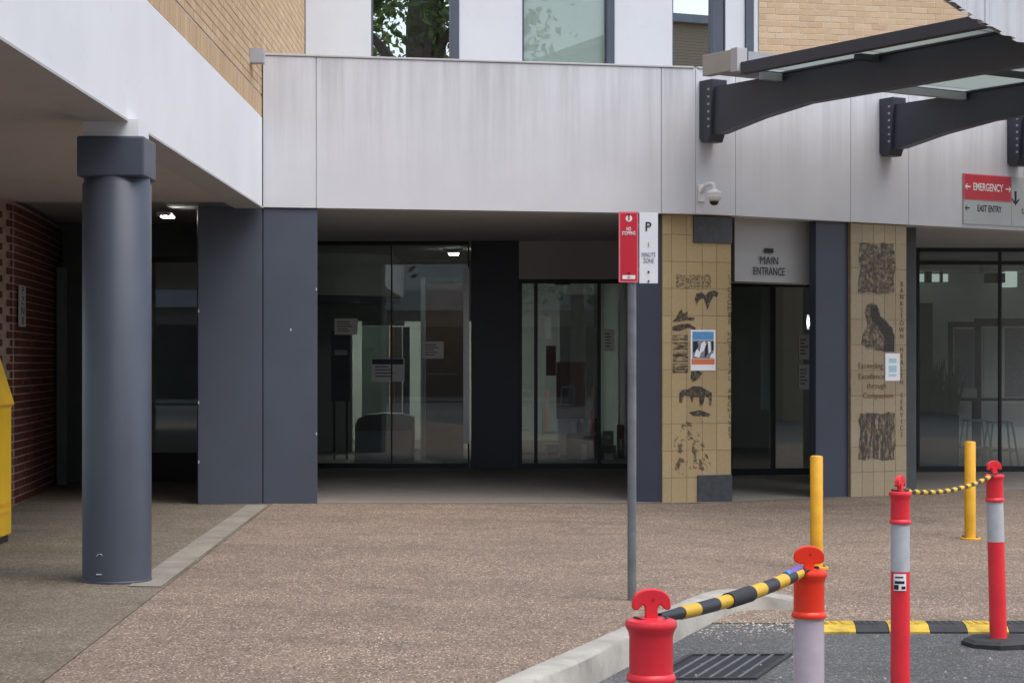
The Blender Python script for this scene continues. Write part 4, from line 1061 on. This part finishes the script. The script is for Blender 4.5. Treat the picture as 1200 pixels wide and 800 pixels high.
ring = MB(); cx0 = SF.u(737); cz0 = sp_zs(256)
rv = [(cx0+.022*math.cos(R(i*15)), cz0+.022*math.sin(R(i*15))) for i in range(24)]
ring.fprism(SF, rv, .0042, .005).build('roundel', 'white_ink', rp)
text_obj('lettering', 'S', 'sign_red', .036, rp, wall_text(SF, cx0, .0062, cz0), bold=.0006)
plate(729.5, 744.5, 322.5, 327, 'white_ink', 'arrow_panel', .0042, .005, rp, 0)
arrow(SF, SF.u(737), sp_zs(324.7), .009, 0, 'sign_red', rp, .0055)
wp = plate(749.3, 771, 249, 332, 'sign_white', 'white_plate', 0, .003, ps_, .001)
text_obj('lettering', 'P', 'ink', .085, wp, wall_text(SF, SF.u(759.5), .0044, sp_zs(266)), bold=.001)
text_obj('lettering', '1', 'print_grey', .05, wp, wall_text(SF, SF.u(760), .0044, sp_zs(287)))
text_obj('lettering', 'MINUTE\nZONE', 'print_grey', .042, wp, wall_text(SF, SF.u(760), .0044, sp_zs(302)), sx=.62, line=.95)
for pxx, parent in ((737, rp), (760, wp)):
    for py in ((318.5, 329.5) if parent is wp else (252, 320)):
        mm = MB(); a0 = SF.u(pxx); z0 = sp_zs(py)
        mm.fprism(SF, [(a0+.007*math.cos(R(i*45)), z0+.007*math.sin(R(i*45))) for i in range(8)], .0045, .009); mm.build('bolt', 'ink', parent)
plate(738, 756, 262, 266, 'galvanised', 'clamp', -.012, 0, ps_, .001); plate(738, 756, 314, 318, 'galvanised', 'clamp', -.012, 0, ps_, .001)

# yellow cabinet at the left edge under the walkway
cab = thing('yellow_cabinet', 'tall yellow plastic cabinet with black panel standing under the walkway', 'cabinet', (-4.45, 16.8, 0))
CF = Frame(-4.945, 16.6, 1, 0)
xr = .66
MB().fprism(CF, [(0, .06), (xr, .06), (xr, 1.17), (xr+.03, 1.19), (xr-.10, 1.60), (.10, 1.60), (-.03, 1.19), (0, 1.17)], -.5, 0).build('body', 'yellow_plastic', cab, bevel=.015)
MB().fbox(CF, .06, xr-.075, .001, .012, .86, 1.10).build('black_panel', 'black_plastic', cab); MB().fbox(CF, .08, xr-.085, .0125, .015, .83, .90).build('label_strip', 'paper', cab)
MB().fprism(CF, [(.14, 1.28), (xr-.08, 1.28), (xr-.13, 1.54), (.18, 1.54)], .001, .012).build('window_panel', 'black_plastic', cab)
for z in (.24, .31): MB().fbox(CF, .01, xr+.004, -.45, .006, z, z+.035).build('rib', 'yellow_paint', cab)
MB().fbox(CF, .03, xr-.02, -.46, -.02, 0, .07).build('plinth', 'black_plastic', cab)

# ------------------------------------------------------------------ behind the camera: what the glass reflects
opp = thing('opposite_building', 'tall cream brick building across the road behind the viewer', 'building', (26, -8, 0))
MB().box(17.6, 40, -16, -2, ROAD-.05, 12.0).build('wall', 'cream_brick', opp); MB().prism([(17.3, -16.3), (40.3, -16.3), (40.3, -1.7), (17.3, -1.7)], 12.001, 12.25).build('roof', 'zinc_grey', opp)
m = MB()
for i in range(90): m.box(17.57, 30, -1.998, -1.985, 4+i*.09, 4.012+i*.09)
m.build('mortar_joint', 'soffit_dark', opp)
low = thing('opposite_wing', 'long low wing with white canopy fascia across the road behind the viewer', 'building', (-5, -36, 0))
MB().box(-40, 30, -46, -34, ROAD-.05, 7.5).build('wall', 'far_render', low); MB().box(-40, 30, -34, -31.5, 3.9, 4.8).build('canopy_fascia', 'white_panel', low)
MB().box(-38, 28, -33.99, -33.9, .0, 3.2).build('glazing', 'far_dark', low)
def tree(x, y, h, tr, crown, label, n=5200, lm='leaf_mid'):
    t = thing('tree', label, 'tree', (x, y, ROAD))
    b = MB(); b.tube([(x, y, ROAD-.1), (x+.05, y, h*.35), (x-.05, y+.1, h*.7), (x+.1, y, h*.9)], [tr*1.25, tr, tr*.8, tr*.3], 14)
    ends = []
    for i in range(9):
        a = random.uniform(0, 6.28); z0 = h*random.uniform(.45, .8); rr = random.uniform(.5, .9)*crown
        e = (x+rr*math.cos(a), y+rr*math.sin(a), z0+h*random.uniform(.1, .25)); ends.append(e)
        b.tube([(x, y, z0), ((x+e[0])/2, (y+e[1])/2, (z0+e[2])/2+.3), e], [tr*.35, tr*.22, tr*.08], 7)
    b.build('trunk', 'bark', t, smooth=True)
    l = MB()
    for i in range(n):
        e = random.choice(ends); q_ = crown*.42
        cx, cy, cz = e[0]+random.gauss(0, q_*.6), e[1]+random.gauss(0, q_*.6), e[2]+random.gauss(0, q_*.5)
        s_ = random.uniform(.10, .22); v1 = Vector((random.gauss(0, 1), random.gauss(0, 1), random.gauss(0, 1))).normalized()*s_; v2 = v1.cross(Vector((random.gauss(0, 1), random.gauss(0, 1), random.gauss(0, 1)))).normalized()*s_*.5
        c = Vector((cx, cy, cz)); l.add([c-v1, c+v2, c+v1, c-v2], [(0, 1, 2, 3)])
    tag(l.build('crown', lm, t), kind='stuff')
tree(10.45, -4.3, 17, .75, 3.4, 'tall thick trunked tree beside the road behind the viewer', 4500)
tree(8.3, -8, 18, .35, 3.4, 'tall leafy tree beside the thick trunked tree behind the viewer', 9000)
tree(6.5, -12, 13, .3, 4.5, 'broad green tree behind the viewer', 7000)
tree(-7, -20, 9, .3, 4.5, 'rounded dark tree behind the viewer beside the low wing', 6000, 'leaf_dark')
tree(3, -24, 8, .3, 4.5, 'dark green tree in front of the low wing behind the viewer', 6000, 'leaf_dark')
